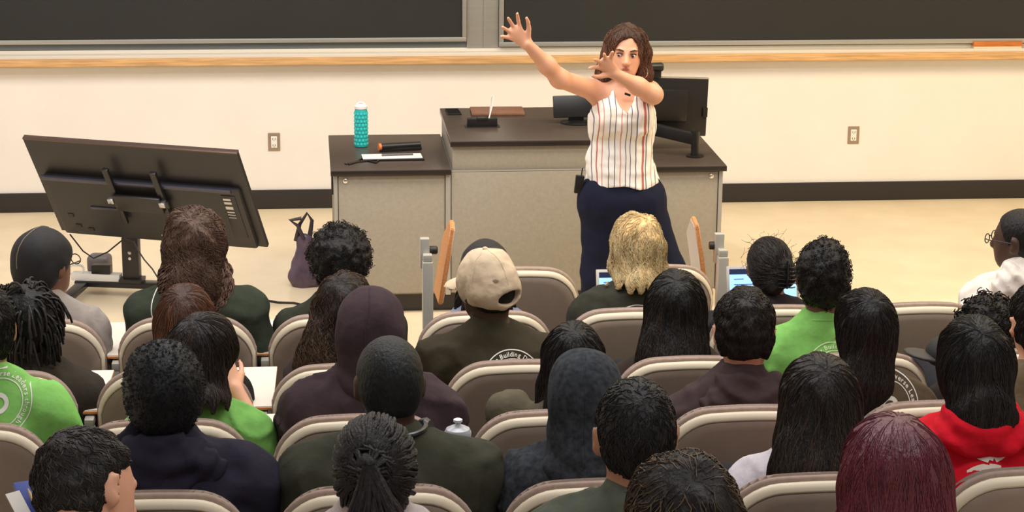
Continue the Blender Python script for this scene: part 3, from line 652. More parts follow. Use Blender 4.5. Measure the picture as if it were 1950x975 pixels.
def hair_cutfn(C, R, s, d=0.018, nape=-0.085, n=(0, 0.88, -0.48)):
    n = R@np.array(n); up = R[:, 2]
    def fn(X, Y, Z):
        a = ((X-C[0])*n[0]+(Y-C[1])*n[1]+(Z-C[2])*n[2])-d*s
        b = -((X-C[0])*up[0]+(Y-C[1])*up[1]+(Z-C[2])*up[2])+nape*s
        return np.maximum(a, b)
    return fn
def scalp(v, C, R, s, t, k=0.015):
    L = lambda x, y, z: C+R@(np.array([x, y, z])*s)
    v.ell(L(0, -0.012, 0.028), np.array([0.077, 0.097, 0.090])*s+t, R, k)
    v.ell(L(0, -0.040, -0.015), np.array([0.067, 0.061, 0.071])*s+t*0.8, R, k+0.01)
def surf_strands(T, rng, C, R, s, n, steps, ds, rad, flow, wav=0.0, lift=0.001, zone=None, tone=0.5, curl=0.0, end=None):
    """strands crawling over the hair surface; flow(p, nrm)->direction"""
    V, Q, B = T; out = []; ids = rng.integers(0, len(V), n*3); made = 0
    for ii in ids:
        if made >= n: break
        p = V[ii].copy()
        if zone is not None and not zone(p): continue
        made += 1; ph = rng.random()*6.28; pts = []; fq = 0.6+rng.random()*0.6; tw = rng.normal(0, 0.18)
        for j in range(steps):
            loc, nr, _, _ = B.find_nearest(Vector(p))
            if loc is None: break
            nr = np.array(nr); loc = np.array(loc); f = flow(loc, nr); sd = np.cross(nr, f)
            f = f+sd*(tw+wav*math.sin(ph+j*fq)); f -= nr*(f@nr); L = np.linalg.norm(f)
            if L < 1e-6: break
            f /= L; q = loc+nr*(lift+curl*0.5*(1+math.cos(ph+j*1.9)))+sd*curl*math.sin(ph+j*1.9)
            if end is not None and end(q): break
            pts.append(q); p = loc+f*ds
        if len(pts) > 2:
            r = rad*(0.7+0.6*rng.random())*np.sin(np.linspace(0.5, 2.9, len(pts)))**0.6
            out.append((pts, r, tone*rng.random()))
    return out
def hair_mats(name, rgb, tone, rough=0.5):
    return mat(name, tuple(v*0.8 for v in rgb) if sum(rgb) < 140 else rgb, rough, var=0.25, scale=30, bump=0.5, bscale=140, stretch=(1, 1, 0.35), tone=tuple(int(v*0.86) for v in tone), spec=0.3 if rough > 0.4 else 0.7)
def make_hair(kind, parent, k, s, m, rng, o):
    C, R = k.C, k.R; L = lambda x, y, z: C+R@(np.array([x, y, z])*s); h = 0.0065
    crown = L(*o.get('crown', (0.0, -0.075, 0.085))); v = Vol(o.get('h', h)); cut = hair_cutfn(C, R, s, o.get('d', 0.018), o.get('nape', -0.085))
    up = R[:, 2]
    def away(p, nr, g=0.0):
        f = p-crown; f = f-nr*(f@nr); f = f/(np.linalg.norm(f)+1e-9); return f+np.array([0, 0, -1.0])*g
    if kind == 'buzz':
        scalp(v, C, R, s, 0.004); v.inter(cut); v.disp(0.0012, (160, 160, 160), 1)
        return volobj('hair', v, m, parent, 1)
    if kind == 'short':
        t = o.get('t', 0.016); v.ell(L(0, -0.012, 0.028), np.array([0.077*s+t*0.55, 0.097*s+t, 0.090*s+t]), R, 0.015)
        v.ell(L(0, -0.040, -0.015), np.array([0.067, 0.061, 0.071])*s+t*0.4, R, 0.025); v.inter(hair_cutfn(C, R, s, o.get('d', 0.018), o.get('nape', -0.075)))
        for sd in (-1, 1): v.ell(L(0.094*sd, -0.004, -0.006), np.array([0.024, 0.030, 0.042])*s, R, 0.008, 'c')
        if o.get('top'): v.ell(L(0, 0.01, 0.075), (0.072*s, 0.09*s, 0.045*s+o['top']), R, 0.03)
        v.disp(o.get('amp', 0.006), (45, 45, 45), o.get('seed', 2)).disp(0.003, (110, 110, 110), 4)
        V, Q = v.mesh(); V = relax(V, Q, 2); T = (V, Q, bvh(V, Q))
        st = surf_strands(T, rng, C, R, s, o.get('n', 2600), o.get('steps', 5), 0.006, o.get('rad', 0.0012), lambda p, n_: away(p, n_, 0.15), wav=o.get('wav', 0.5), lift=0.0006, tone=o.get('ts', 0.5), curl=o.get('curl', 0.0), zone=lambda p: (p-C)@R[:, 1] < 0.09)
        ex = tubes(st, 3)
    elif kind == 'afro':
        t = o.get('t', 0.045); v.ell(L(0, -0.02, 0.035), np.array([0.077+t, 0.095+t, 0.088+t])*s*np.array(o.get('asp', (1, 1, 1))), R, 0.02)
        v.ell(L(0, -0.052, -0.018), (0.062*s+t*0.8, 0.055*s+t*0.5, 0.062*s+t*0.5), R, 0.02)
        v.inter(hair_cutfn(C, R, s, 0.03+t*0.7, -0.10-t*0.3 if t > 0.022 else -0.078))
        if t < 0.022:
            for sd in (-1, 1): v.ell(L(0.100*sd, 0.0, -0.012), np.array([0.026, 0.032, 0.040])*s, R, 0.008, 'c')
        a = o.get('amp', 0.009); v.disp(a, (38, 38, 38), 1).disp(a*0.7, (80, 80, 80), 2)
        V, Q = v.mesh(); V = relax(V, Q, 1); B = bvh(V, Q); pa = []
        rr = o.get('cr', 0.006); n = o.get('n', 700)
        for ii in rng.integers(0, len(V), n):
            c = V[ii]; _, nr, _, _ = B.find_nearest(Vector(c)); nr = np.array(nr); ax = nr*0.7+rng.normal(0, 0.5, 3); ax /= np.linalg.norm(ax); u = np.cross(ax, (0.3, 0.5, 0.8)); u /= np.linalg.norm(u); w_ = np.cross(ax, u)
            a_ = np.linspace(0, 9+4*rng.random(), 16); q = c-nr*rr*0.8+ax[None]*(a_*rr*0.28)[:, None]+(u[None]*np.cos(a_+ii)[:, None]+w_[None]*np.sin(a_+ii)[:, None])*rr*(0.8+0.5*rng.random())
            pa.append((q, np.full(16, o.get('rad', 0.0017))*np.linspace(1, 0.6, 16), rng.random()*o.get('ts', 0.5)))
        ex = tubes(pa, 3)
    elif kind == 'long':
        t = o.get('t', 0.014); ln = o.get('len', 0.30); wd = o.get('w', 0.10); bx = o.get('bx', 0.0); wt = o.get('wt', 0.082)
        scalp(v, C, R, s, t); v.inter(cut); w0 = np.array([0, 0, -1.0])
        back = min(C[1]-0.075, k.ch[1]-0.105); by = o.get('by', back)
        a0 = L(0, -0.045, 0.0); b0 = np.array([C[0]+bx*0.5, (a0[1]+by)/2-0.01, C[2]-min(0.13*s, ln+0.02)]); c0 = np.array([C[0]+bx, by+o.get('dy', 0), C[2]-ln])
        # drape is added after the face cut by building it as a separate op list
        vd = Vol(v.h); vd.cap(a0, b0, wt*s+t*0.5, (wt+wd)*0.5+0.01, 0.03, flat=((0, 1, 0), 0.62)); vd.cap(b0, c0, (wt+wd)*0.5+0.01, wd, 0.04, flat=((0, 1, 0), o.get('flat', 0.36)))
        if o.get('sides', True):
            for sd in (-1, 1):
                p0 = L(0.070*sd, -0.005, 0.03); p1 = L((0.078)*sd, 0.0, -0.08); p2 = np.array([p1[0]+0.02*sd+bx*0.5, p1[1]-0.03, C[2]-min(ln, 0.22)])
                vd.cap(p0, p1, 0.022, 0.026, 0.03); vd.cap(p1, p2, 0.028, 0.03, 0.03)
        for fn, lo, hi, kk, md in vd.ops: v._add(fn, lo, hi, kk, md)
        # cut only the skull part: emulate by limiting the plane to above the chin
        v.post.clear(); nrm = R@np.array((0, 0.88, -0.48)); dcut = o.get('d', 0.022)*s
        def facecut(X, Y, Z):
            a = ((X-C[0])*nrm[0]+(Y-C[1])*nrm[1]+np.maximum(Z-C[2], -0.05)*nrm[2])-dcut-0.02
            return a
        v.inter(facecut)
        if o.get('tail'):
            v.inter(lambda X, Y, Z: (C[2]-ln+0.01+0.02*np.sin(X*160))-Z)
        f = o.get('groove', 70); v.dispfn(lambda X, Y, Z: o.get('amp', 0.004)*noise(X+0.02*np.sin(Z*o.get('wf', 14)), Y, Z, (f, f, 6), 3)); v.disp(o.get('amp2', 0.003), (25, 25, 18), 4)
        V, Q = v.mesh(); V = relax(V, Q, 1); T = (V, Q, bvh(V, Q))
        def flow(p, n_):
            hgt = (p-C)@up; g = 1.6 if hgt < 0.03 else 0.35
            return away(p, n_, g)
        st = surf_strands(T, rng, C, R, s, int(o.get('n', 900)*1.5), o.get('steps', 22), 0.012, o.get('rad', 0.0017)*0.72, flow, wav=o.get('wav', 0.08), lift=0.001, tone=o.get('ts', 0.45), curl=o.get('curl', 0.0))
        ex = tubes(st, 3)
    elif kind == 'dreads':
        t = o.get('t', 0.012); scalp(v, C, R, s, t); v.inter(cut); v.disp(0.004, (60, 60, 60), 1)
        V, Q = v.mesh(); V = relax(V, Q, 1); B = bvh(V, Q); pa = []
        for q_ in range(o.get('n', 130)):
            ii = rng.integers(0, len(V)); p = V[ii].copy()
            if (p-C)@up < -0.06: continue
            _, nr, _, _ = B.find_nearest(Vector(p)); nr = np.array(nr); d = nr*0.9+away(p, nr)*0.7; pts = [p]; lnn = o.get('len', 0.11)*(0.6+0.6*rng.random())
            for j in range(9):
                d = d+np.array([0, 0, -0.42])+rng.normal(0, 0.12, 3); d /= np.linalg.norm(d); p = p+d*lnn/9
                lc, nn, _, ds_ = B.find_nearest(Vector(p)); nn = np.array(nn); dd = (p-np.array(lc))@nn
                if dd < 0.006: p = np.array(lc)+nn*0.008
                pts.append(p.copy())
            pa.append((pts, np.full(len(pts), o.get('rad', 0.0052))*np.linspace(1, 0.75, len(pts)), rng.random()*0.5))
        ex = tubes(pa, 5)
    elif kind == 'braids':
        scalp(v, C, R, s, 0.008); v.inter(cut); v.disp(0.002, (60, 60, 60), 1)
        tie = L(*o['tie']); v.ell(tie, (0.03, 0.028, 0.03), R, 0.02)
        V, Q = v.mesh(); V = relax(V, Q, 1); B = bvh(V, Q); pa = []
        for q_ in range(o.get('n', 230)):
            th = rng.random()*6.283; rr = 0.04+0.15*rng.random()**0.6; st0 = tie+R@np.array([math.cos(th)*rr, 0.06*rng.random()+0.02, math.sin(th)*rr*1.0])
            lc, nn, _, _ = B.find_nearest(Vector(st0)); p = np.array(lc); pts = []
            for j in range(14):
                f = j/13; q = p*(1-f)+tie*f; lc, nn, _, _ = B.find_nearest(Vector(q)); nn = np.array(nn)
                bow = 0.006+0.014*math.sin(math.pi*f); q = np.array(lc)+nn*bow; q[2] -= 0.008*math.sin(math.pi*f); pts.append(q)
            pa.append((pts, np.full(len(pts), o.get('rad', 0.0042)), rng.random()*0.45))
        for q_ in range(o.get('nt', 60)):
            th = rng.random()*6.283; a = rng.random()**0.5; sp = o.get('tw', 0.055)*a; pts = []
            for j in range(14):
                f = j/13; c = tie+np.array([o.get('tx', 0.0)*f+0.012*math.sin(f*3), -0.03-0.025*math.sin(f*2.2), 0.01-0.36*f]); w_ = 0.010+sp*min(1, f*2.2)
                pts.append(c+np.array([math.cos(th+f)*w_, -abs(math.sin(th))*w_*0.5, 0.004*math.sin(j*2+q_)]))
            pa.append((pts, np.full(len(pts), o.get('rad', 0.0046)), rng.random()*0.45))
        for j in range(3): a_ = np.linspace(0, 6.283, 14); pa.append((tie[None]+np.stack([0.022*np.cos(a_), -0.018+0.018*np.sin(a_), np.full(14, -0.012*j)], 1), np.full(14, 0.006), 0.1))
        ex = tubes(pa, 5)
    elif kind == 'bun':
        scalp(v, C, R, s, 0.010); v.inter(cut); b = L(*o['bun']); v.ell(b, (0.045, 0.035, 0.055), R, 0.015); v.ell(L(0, -0.09, -0.06), (0.035, 0.03, 0.03), R, 0.02)
        v.disp(0.003, (50, 50, 50), 1); V, Q = v.mesh(); V = relax(V, Q, 1); T = (V, Q, bvh(V, Q))
        def flow(p, n_): f = b-p; return f/(np.linalg.norm(f)+1e-9)
        st = surf_strands(T, rng, C, R, s, 700, 9, 0.009, 0.0018, flow, wav=0.1, tone=0.35)
        for q_ in range(90):   # flyaways
            ii = rng.integers(0, len(V)); p = V[ii].copy()
            if (p-C)@up < 0.0: continue
            nr = np.array(T[2].find_nearest(Vector(p))[1]); a_ = rng.normal(0, 1, 3); pts = [p+nr*0.032*f+a_*0.010*math.sin(f*5)+np.cross(nr, a_)*0.006*math.cos(f*6) for f in np.linspace(0, 1, 8)]
            st.append((pts, np.full(8, 0.0006), 0.6))
        ex = tubes(st, 3)
    Vn = V-np.array(wloc(parent)); e2 = (ex[0]-np.array(wloc(parent)), ex[1], ex[2]) if len(ex[0]) else None
    return link('hair', qmesh('hair', Vn, Q, e2, np.zeros(len(Vn))), m, parent)

# ------------------------------------------------------------------ prints on shirts
_chars = {}
def char_mesh(ch):
    if ch in _chars: return _chars[ch]
    cu = bpy.data.curves.new('glyph', 'FONT'); cu.body = ch; cu.size = 1; cu.offset = 0.018; cu.resolution_u = 2; cu.fill_mode = 'FRONT'
    o = bpy.data.objects.new('glyph', cu); col.objects.link(o); dg = bpy.context.evaluated_depsgraph_get(); dg.update()
    me = o.evaluated_get(dg).to_mesh(); V = np.array([tuple(v.co)[:2] for v in me.vertices]).reshape(-1, 2); P = [tuple(p.vertices) for p in me.polygons]
    adv = (V[:, 0].max()-V[:, 0].min()+0.10) if len(V) else 0.34; x0 = V[:, 0].min() if len(V) else 0
    o.evaluated_get(dg).to_mesh_clear(); bpy.data.objects.remove(o); bpy.data.curves.remove(cu); _chars[ch] = (V, P, adv, x0); return _chars[ch]
def ring2d(r0, r1, a0=0, a1=360, n=110):
    V = []; P = []
    for i in range(n+1):
        a = math.radians(a0+(a1-a0)*i/n); V += [(r0*math.sin(a), r0*math.cos(a)), (r1*math.sin(a), r1*math.cos(a))]
    for i in range(n): P.append((2*i, 2*i+1, 2*i+3, 2*i+2))
    return V, P
def arc_text(txt, r, size, a0):
    V = []; P = []; a = a0
    for ch in txt:
        cv, cp, adv, x0 = char_mesh(ch); w_ = adv*size/r; am = a+w_/2
        if len(cv):
            b = len(V); cx_ = x0+(adv-0.10)/2
            for x, y in cv:
                xx, rr = (x-cx_)*size, r+y*size; V.append((rr*math.sin(am)+xx*math.cos(am), rr*math.cos(am)-xx*math.sin(am)))
            P += [tuple(i+b for i in p) for p in cp]
        a += w_
    return V, P
def logo2d(Rr=0.1, start=-52):
    V = []; P = []
    def put(t): 
        nonlocal V, P
        b = len(V); V += list(t[0]); P += [tuple(i+b for i in p) for p in t[1]]
    put(ring2d(Rr, Rr*0.965)); put(ring2d(Rr*0.72, Rr*0.69)); put(arc_text('n \u2022 Building Diverse Leaders through ', Rr*0.775, Rr*0.20, math.radians(start)))
    put(ring2d(Rr*0.30, Rr*0.17, n=40))
    return V, P
def project(name, parent, B, shape, ctr, m, right=(1, 0, 0), up=(0, 0.0, 1), nrm=(0, 1, 0), off=0.002, scale=1.0):
    V, P = shape; ctr = Vector(ctr); rt, up, nr = Vector(right), Vector(up), Vector(nrm); out = []; ok = []
    for x, y in V:
        o_ = ctr+rt*x*scale+up*y*scale-nr*0.5; hit = B.ray_cast(o_, nr, 1.2)
        if hit[0] is None: out.append((0, 0, 0)); ok.append(False)
        else: out.append(tuple(hit[0]-nr*off)); ok.append(True)
    offp = wloc(parent); used = [p for p in P if all(ok[i] for i in p) and max(abs(out[p[0]][1]-out[i][1]) for i in p) < 0.03]
    me = bpy.data.meshes.new(name); me.from_pydata([tuple(Vector(q)-offp) for q in out], [], used)
    bm = bmesh.new(); bm.from_mesh(me); bmesh.ops.delete(bm, geom=[v_ for v_ in bm.verts if not v_.link_faces], context='VERTS'); bm.to_mesh(me); bm.free()
    return link(name, me, m, parent, smooth=False)

M_denim = cloth('dark_trousers', (36, 36, 42)); M_shoe = mat('shoe_dark', (40, 38, 38), 0.6)
M_print = mat('print_white', (225, 222, 210), 0.7); M_printg = mat('print_pale_green', (215, 235, 190), 0.7)
def person(label, row, top, col_i=None, sx=None, dy=0.27, s=1.0, yaw=0, pitch=4, roll=0, sw=0.205, drop=1.0, skin='brown', shirt=('tee', (50, 48, 40)), hair=('buzz', (20, 18, 18), {}), arms=None, prnt=None, bulk=1.0, hh=None, hood=None, hr=0.011, tonec=None, extra=None, hs=1.0):
    rng = np.random.default_rng(int(abs(top[0])*7+top[1])); y0 = ROWY[row]; R = rot(yaw, pitch, roll)
    tp = atY(top[0], top[1], y0+dy); ht = hh if hh is not None else 0.016
    C = tp-np.array([0, 0, 0.118*s+ht]); C[0] -= 0.0
    if sx is None: sx = colx(row, col_i) if col_i is not None else C[0]
    k = skeleton(C, R, row, sx*0.5+C[0]*0.5 if col_i is not None else sx, sw, drop, arms)
    e = empty('person', (k.P[0], k.P[1], ROWF[row])); tag(e, label, 'person')
    # body
    v = Vol(hr); head_ops(v, C, R, s); v.cap(C+R@np.array([0, -0.022, -0.05])*s, k.N+np.array([0, 0, -0.03]), 0.052*s, 0.056, 0.03)
    torso_ops(v, k, 0.0, bulk)
    for i in (0, 1):
        arm_ops(v, k, i, 0.0, 2.0, bulk); E, H = k.arms[i]; hand_ops(v, H, H-E, (0, 0, -1) if abs((H-E)[2]) < 0.2 else (0, -1, 0), 1.0, 0.5, 1 if i else -1, r=0.0095)
        v.cap(k.hip[i], k.knee[i], 0.082, 0.056, 0.03); v.cap(k.knee[i], k.ank[i], 0.052, 0.036, 0.03)
    volobj('body', v, SKIN[skin], e, 2)
    # trousers, shoes
    v = Vol(0.014)
    v.cap(k.hip[0], k.hip[1], 0.115, 0.115, 0.03)
    for i in (0, 1): v.cap(k.hip[i], k.knee[i], 0.094, 0.068, 0.03); v.cap(k.knee[i], k.ank[i], 0.064, 0.052, 0.03)
    volobj('trousers', v, M_denim, e, 2)
    for i in (0, 1):
        v = Vol(0.010); a = k.ank[i]; v.cap((a[0], a[1]-0.02, ROWF[row]+0.045), (a[0], a[1]+0.13, ROWF[row]+0.036), 0.045, 0.036, 0.02, flat=((0, 0, 1), 0.9)); volobj('shoe', v, M_shoe, e, 2)
    # shirt
    kind, rgb = shirt[0], shirt[1]; nm = 'fabric_%d_%d_%d' % rgb
    so = shirt[2] if len(shirt) > 2 else {}
    mm = cloth(nm, rgb, **so); g = {'tee': 0.016, 'hoodie': 0.024, 'sweater': 0.020}[kind]
    v = Vol(hr); torso_ops(v, k, g, bulk); to = 0.62 if kind == 'tee' else 1.94
    for i in (0, 1): arm_ops(v, k, i, g, to, bulk)
    cn = k.N+np.array([0, -0.008, 0.012]); up = (C-k.N); up /= np.linalg.norm(up)
    if kind == 'tee': v.cap(cn-up*0.03, cn+up*0.004, 0.066, 0.062, 0.02)
    else: v.cap(cn-up*0.03, cn+up*0.022, 0.080, 0.072, 0.03)
    fa = {'tee': 0.011, 'hoodie': 0.015, 'sweater': 0.011}[kind]
    sd_ = int(rng.integers(1, 90)); v.disp(fa, (11, 11, 7), sd_).disp(fa*0.5, (26, 26, 12), sd_+3)
    v.dispfn(lambda X, Y, Z: -fa*1.5*np.clip(0.22-np.abs(noise(X+Z*0.5, Y, Z, (9, 9, 7), sd_+9)), 0, 1)*3)
    # diagonal folds running from the shoulders to the middle of the back
    nx, nz = k.N[0], k.N[2]
    v.dispfn(lambda X, Y, Z: fa*0.6*np.sin((np.abs(X-nx)*46+(Z-nz)*30)+3*noise(X, Y, Z, (8, 8, 8), sd_+5))*np.clip((nz-Z)*4, 0, 1))
    sh, V, Q = volobj({'tee': 't_shirt', 'hoodie': 'hoodie', 'sweater': 'sweater'}[kind], v, mm, e, 2, ret=True); B = bvh(V, Q)
    if kind == 'tee':
        ax = Vector(up); a = ax.orthogonal().normalized(); b_ = ax.cross(a); cc = Vector(cn+up*0.006)
        b = MB(); b.tube([cc+(a*math.cos(t)+b_*math.sin(t))*0.062 for t in np.linspace(0, 6.283, 25)], 0.0055, 6); b.build('collar', mm, sh)
    if hood == 'down':
        v = Vol(0.009); c = k.N+np.array([0, -0.075, -0.012])
        v.ell(c, (0.150, 0.064, 0.078*hs), None, 0.03); v.ell(c+np.array([0, 0.02, 0.040]), (0.112, 0.066, 0.052), None, 0.03)
        for sd in (-1, 1): v.cap(k.N+np.array([sd*0.06, -0.05, 0.03]), k.N+np.array([sd*0.075, 0.03, -0.015]), 0.034, 0.028, 0.03)
        v.ell(k.N+np.array([0, -0.005, 0.10]), (0.066, 0.064, 0.085), None, 0.02, 'c')
        v.disp(0.010, (20, 20, 26), sd_+1).disp(0.006, (40, 40, 50), sd_+2)
        v.dispfn(lambda X, Y, Z: 0.006*np.sin(((X-nx)**2*5+(nz-Z)*0.9)*100+1.2*noise(X, Y, Z, (6, 6, 6), 3)))
        o_, V2, Q2 = volobj('hood', v, mm, e, 2, ret=True)
    if hood == 'up':
        L = lambda x, y, z: C+R@(np.array([x, y, z])*s); v = Vol(0.008)
        v.ell(L(0, -0.018, 0.028), np.array([0.100, 0.118, 0.108])*s, R, 0.02); v.cap(L(0, -0.05, -0.03), k.N+np.array([0, -0.05, -0.03]), 0.095*s, 0.088, 0.04, flat=((0, 1, 0), 0.8))
        v.ell(L(0, 0.02, -0.04), np.array([0.085, 0.09, 0.10])*s, R, 0.03)
        v.cap(k.N+np.array([0, 0.01, 0.03]), k.N+np.array([0, -0.02, -0.03]), 0.095, 0.12, 0.04, flat=((0, 1, 0), 0.8))
        v.ell(L(0, 0.14, -0.01), np.array([0.070, 0.09, 0.095])*s, R, 0.01, 'c')
        v.dispfn(lambda X, Y, Z: 0.004*np.sin(Z*95+5*noise(X, Y, Z, (9, 9, 9), 7))*np.clip((C[2]-0.03-Z)*12, 0, 1)); v.disp(0.006, (16, 16, 14), sd_+8)
        o_, V2, Q2 = volobj('hood', v, mm, e, 2, ret=True)
        sm = []; T2 = bvh(V2, Q2)
        for f in np.linspace(-1.0, 0.75, 22):
            a = f*1.45; q = L(0, -0.20*math.cos(a)-0.0, 0.03+0.20*math.sin(a)) if True else None
            lc, nn, _, _ = T2.find_nearest(Vector(q)); sm.append(Vector(lc)+Vector(nn)*0.0006)
        b = MB(); b.tube(sm, 0.0018, 6); b.build('seam', mm, o_)
    # hair
    hk, hc, ho = hair; ho = dict(ho)
    hm = hair_mats('hair_%d_%d_%d' % hc, hc, ho.get('tone', tuple(min(255, int(x*1.7+14)) for x in hc)), ho.get('rough', 0.48))
    if hk != 'none': make_hair(hk, e, k, s, hm, rng, ho)
    if prnt:
        pm = prnt.get('mat', M_print); ctr = Vector(atY(prnt['px'][0], prnt['px'][1], y0+0.12)); ctr.y = k.ch[1]
        project('back_print', sh, B, logo2d(prnt.get('r', 0.1), prnt.get('a', -52)), ctr, pm, up=(0, -0.12, 1))
    k.e = e; k.B = B; k.sh = sh; k.s = s; k.y0 = y0; k.L = lambda x, y, z: C+R@(np.array([x, y, z])*s); k.mm = mm
    if extra: extra(k)
    return k
def glasses(k, m=None):
    m = m or M_black; L = k.L; b = MB(); g = None
    for sd in (-1, 1):
        b.tube([L(sd*0.032+0.022*math.cos(a), 0.112, 0.006+0.017*math.sin(a)) for a in np.linspace(0, 6.283, 18)], 0.0022, 6)
        b.tube([L(sd*0.054, 0.112, 0.010), L(sd*0.074, 0.090, 0.010), L(sd*0.082, 0.03, 0.008), L(sd*0.083, -0.012, 0.004), L(sd*0.082, -0.03, -0.012)], 0.0024, 6)
    b.tube([L(-0.012, 0.112, 0.008), L(0, 0.116, 0.010), L(0.012, 0.112, 0.008)], 0.0022, 6)
    b.build('glasses', m, k.e)
def necklace(k, m, r=0.064, dz=0.018):
    N = Vector(k.N); b = MB(); b.tube([N+Vector((r*math.cos(a), r*math.sin(a)-0.008, dz+0.016*math.sin(a)*-1)) for a in np.linspace(0, 6.283, 30)], 0.0018, 6); b.build('necklace', m, k.e)

# ------------------------------------------------------------------ the seats
SEATS = [
 (0, 0, 'empty front row seat left of the lecturer, behind the beige cap wearer', (-1, 'up')),
 (0, 1, 'front row seat to the right of the blonde student, its writing tablet folded up', (1, 'up')),
 (1, -2, 'second row seat at far left in front of the twisted hair student', (1, 'flat')),
 (1, -1, 'second row seat under the student with long brown hair', (1, 'flat')),
 (1, 0, 'second row seat under the student with the round black afro', None),
 (1, 1, 'second row seat under the student in blue grey shirt and black cap', None),
 (1, 2, 'second row seat under the blonde student', None),
 (1, 3, 'second row seat under the student with the claw clip bun', None),
 (1, 4, 'empty second row seat before the bright floor at right', None),
 (1, 5, 'second row seat under the student in white hoodie at the right edge', None),
 (2, -2, 'third row seat at far left under the student with black twists', (1, 'flat')),
 (2, -1, 'third row seat under the student with reddish brown hair', (1, 'flat')),
 (2, 0, 'third row seat under the student with long wavy highlighted hair', None),
 (2, 1, 'third row seat under the student in the beige cap', None),
 (2, 2, 'third row seat under the student with very long black hair beside the blonde', None),
 (2, 3, 'third row seat under the curly topped student in green shirt', None),
 (2, 4, 'third row seat under the curly haired student at right', None),
 (3, -2, 'fourth row seat at the left edge behind the green logo shirt', None),
 (3, -1, 'fourth row seat behind the green shirt student resting face on hand', (1, 'flat')),
 (3, 0, 'fourth row seat behind the dark purple hooded student', None),
 (3, 1, 'fourth row seat behind the student with black bob, right of the sports bottle', None),
 (3, 2, 'fourth row seat behind the student in dark brown hoodie', None),
 (3, 3, 'fourth row seat behind the student with straight black hair and logo shirt', None),
 (3, 4, 'fourth row seat at right edge in front of the red hoodie', None),
 (4, -1, 'fifth row seat behind the student in navy hoodie at bottom left', None),
 (4, 0, 'fifth row seat at bottom centre behind the student with headphones round the neck', None),
 (4, 1, 'fifth row seat behind the charcoal hooded student', None),
 (4, 2, 'fifth row seat behind the student with long dark hair and pale shirt', None),
 (4, 3, 'fifth row seat behind the red hoodie at bottom right', None),
]
for row, i, lab, tab in SEATS: seat(row, colx(row, i), lab, tab, 'cream trimmed auditorium seats')

# ------------------------------------------------------------------ the audience, front to back
BLK, OLV, GRN = (20, 18, 19), (62, 58, 46), (128, 188, 96)
M_neck = mat('necklace_pale', (214, 206, 190), 0.3, 0.6)
def durag(k):
    v = Vol(0.006); L = k.L; s = k.s
    v.ell(L(0, -0.014, 0.034), np.array([0.090, 0.110, 0.098])*s, k.R, 0.02); v.ell(L(0, -0.05, -0.02), np.array([0.078, 0.07, 0.075])*s, k.R, 0.03)
    v.inter(hair_cutfn(k.C, k.R, s, 0.050, -0.09)); v.disp(0.003, (20, 20, 20), 3)
    o, V, Q = volobj('head_wrap', v, mat('head_wrap_black', (22, 20, 21), 0.75, var=0.2, scale=25, bump=0.2, bscale=40), k.e, 2, ret=True); T = bvh(V, Q)
    pts = []
    for a in np.linspace(-0.1, 1.9, 18):
        lc, nn, _, _ = T.find_nearest(Vector(L(-0.01, -0.2*math.cos(a), 0.03+0.2*math.sin(a)))); pts.append(Vector(lc)+Vector(nn)*0.0008)
    b = MB(); b.tube(pts, 0.0022, 6); b.build('seam', mat('wrap_seam', (120, 105, 90), 0.6), o)
    rng = np.random.default_rng(3); pa = []
    for i in range(170):
        p = L(rng.uniform(-0.08, 0.08), rng.uniform(-0.14, -0.07), -0.055); pts = []; ph = rng.random()*6; sp = rng.normal(0, 0.02, 2)
        for j in range(14):
            f = j/13; pts.append(p+np.array([sp[0]*f+0.008*math.sin(ph+f*13), -0.02*f+sp[1]*0.4*f+0.008*math.cos(ph+f*13), -0.12*f*(0.6+0.4*math.sin(ph))]))
        pa.append((pts, np.full(14, 0.003), rng.random()*0.5))
    V, Q, t = tubes(pa, 4); off = np.array(wloc(k.e)); me = qmesh('hair', V-off, Q, None, t); link('hair', me, hair_mats('hair_curls_black', (34, 27, 24), (80, 60, 48)), k.e)
    glasses(k)
def curls(k, n=420, z0=-0.02, ln=0.15, xw=0.10, c=(84, 62, 52), c2=(156, 122, 104)):
    rng = np.random.default_rng(8); pa = []
    for i in range(n):
        a = rng.uniform(-1.5, 1.5); p = k.C+np.array([xw*1.05*math.sin(a), -0.03-0.115*math.cos(a), z0*k.s-rng.random()*0.09]); ph = rng.random()*6; L_ = ln*(0.6+0.5*rng.random()); am = 0.006+0.007*rng.random(); out = math.sin(a)
        pts = [p+np.array([out*0.030*math.sin(f*2)+am*math.sin(ph+f*14), -0.018*math.sin(f*2.5)*math.cos(a)+am*math.cos(ph+f*14), -L_*f]) for f in np.linspace(0, 1, 22)]
        pa.append((pts, 0.0030*np.sin(np.linspace(0.6, 2.9, 22)), rng.random()*0.6))
    V, Q, t = tubes(pa, 4); off = np.array(wloc(k.e)); link('curls', qmesh('curls', V-off, Q, None, t), hair_mats('hair_curls_brown', c, c2), k.e)
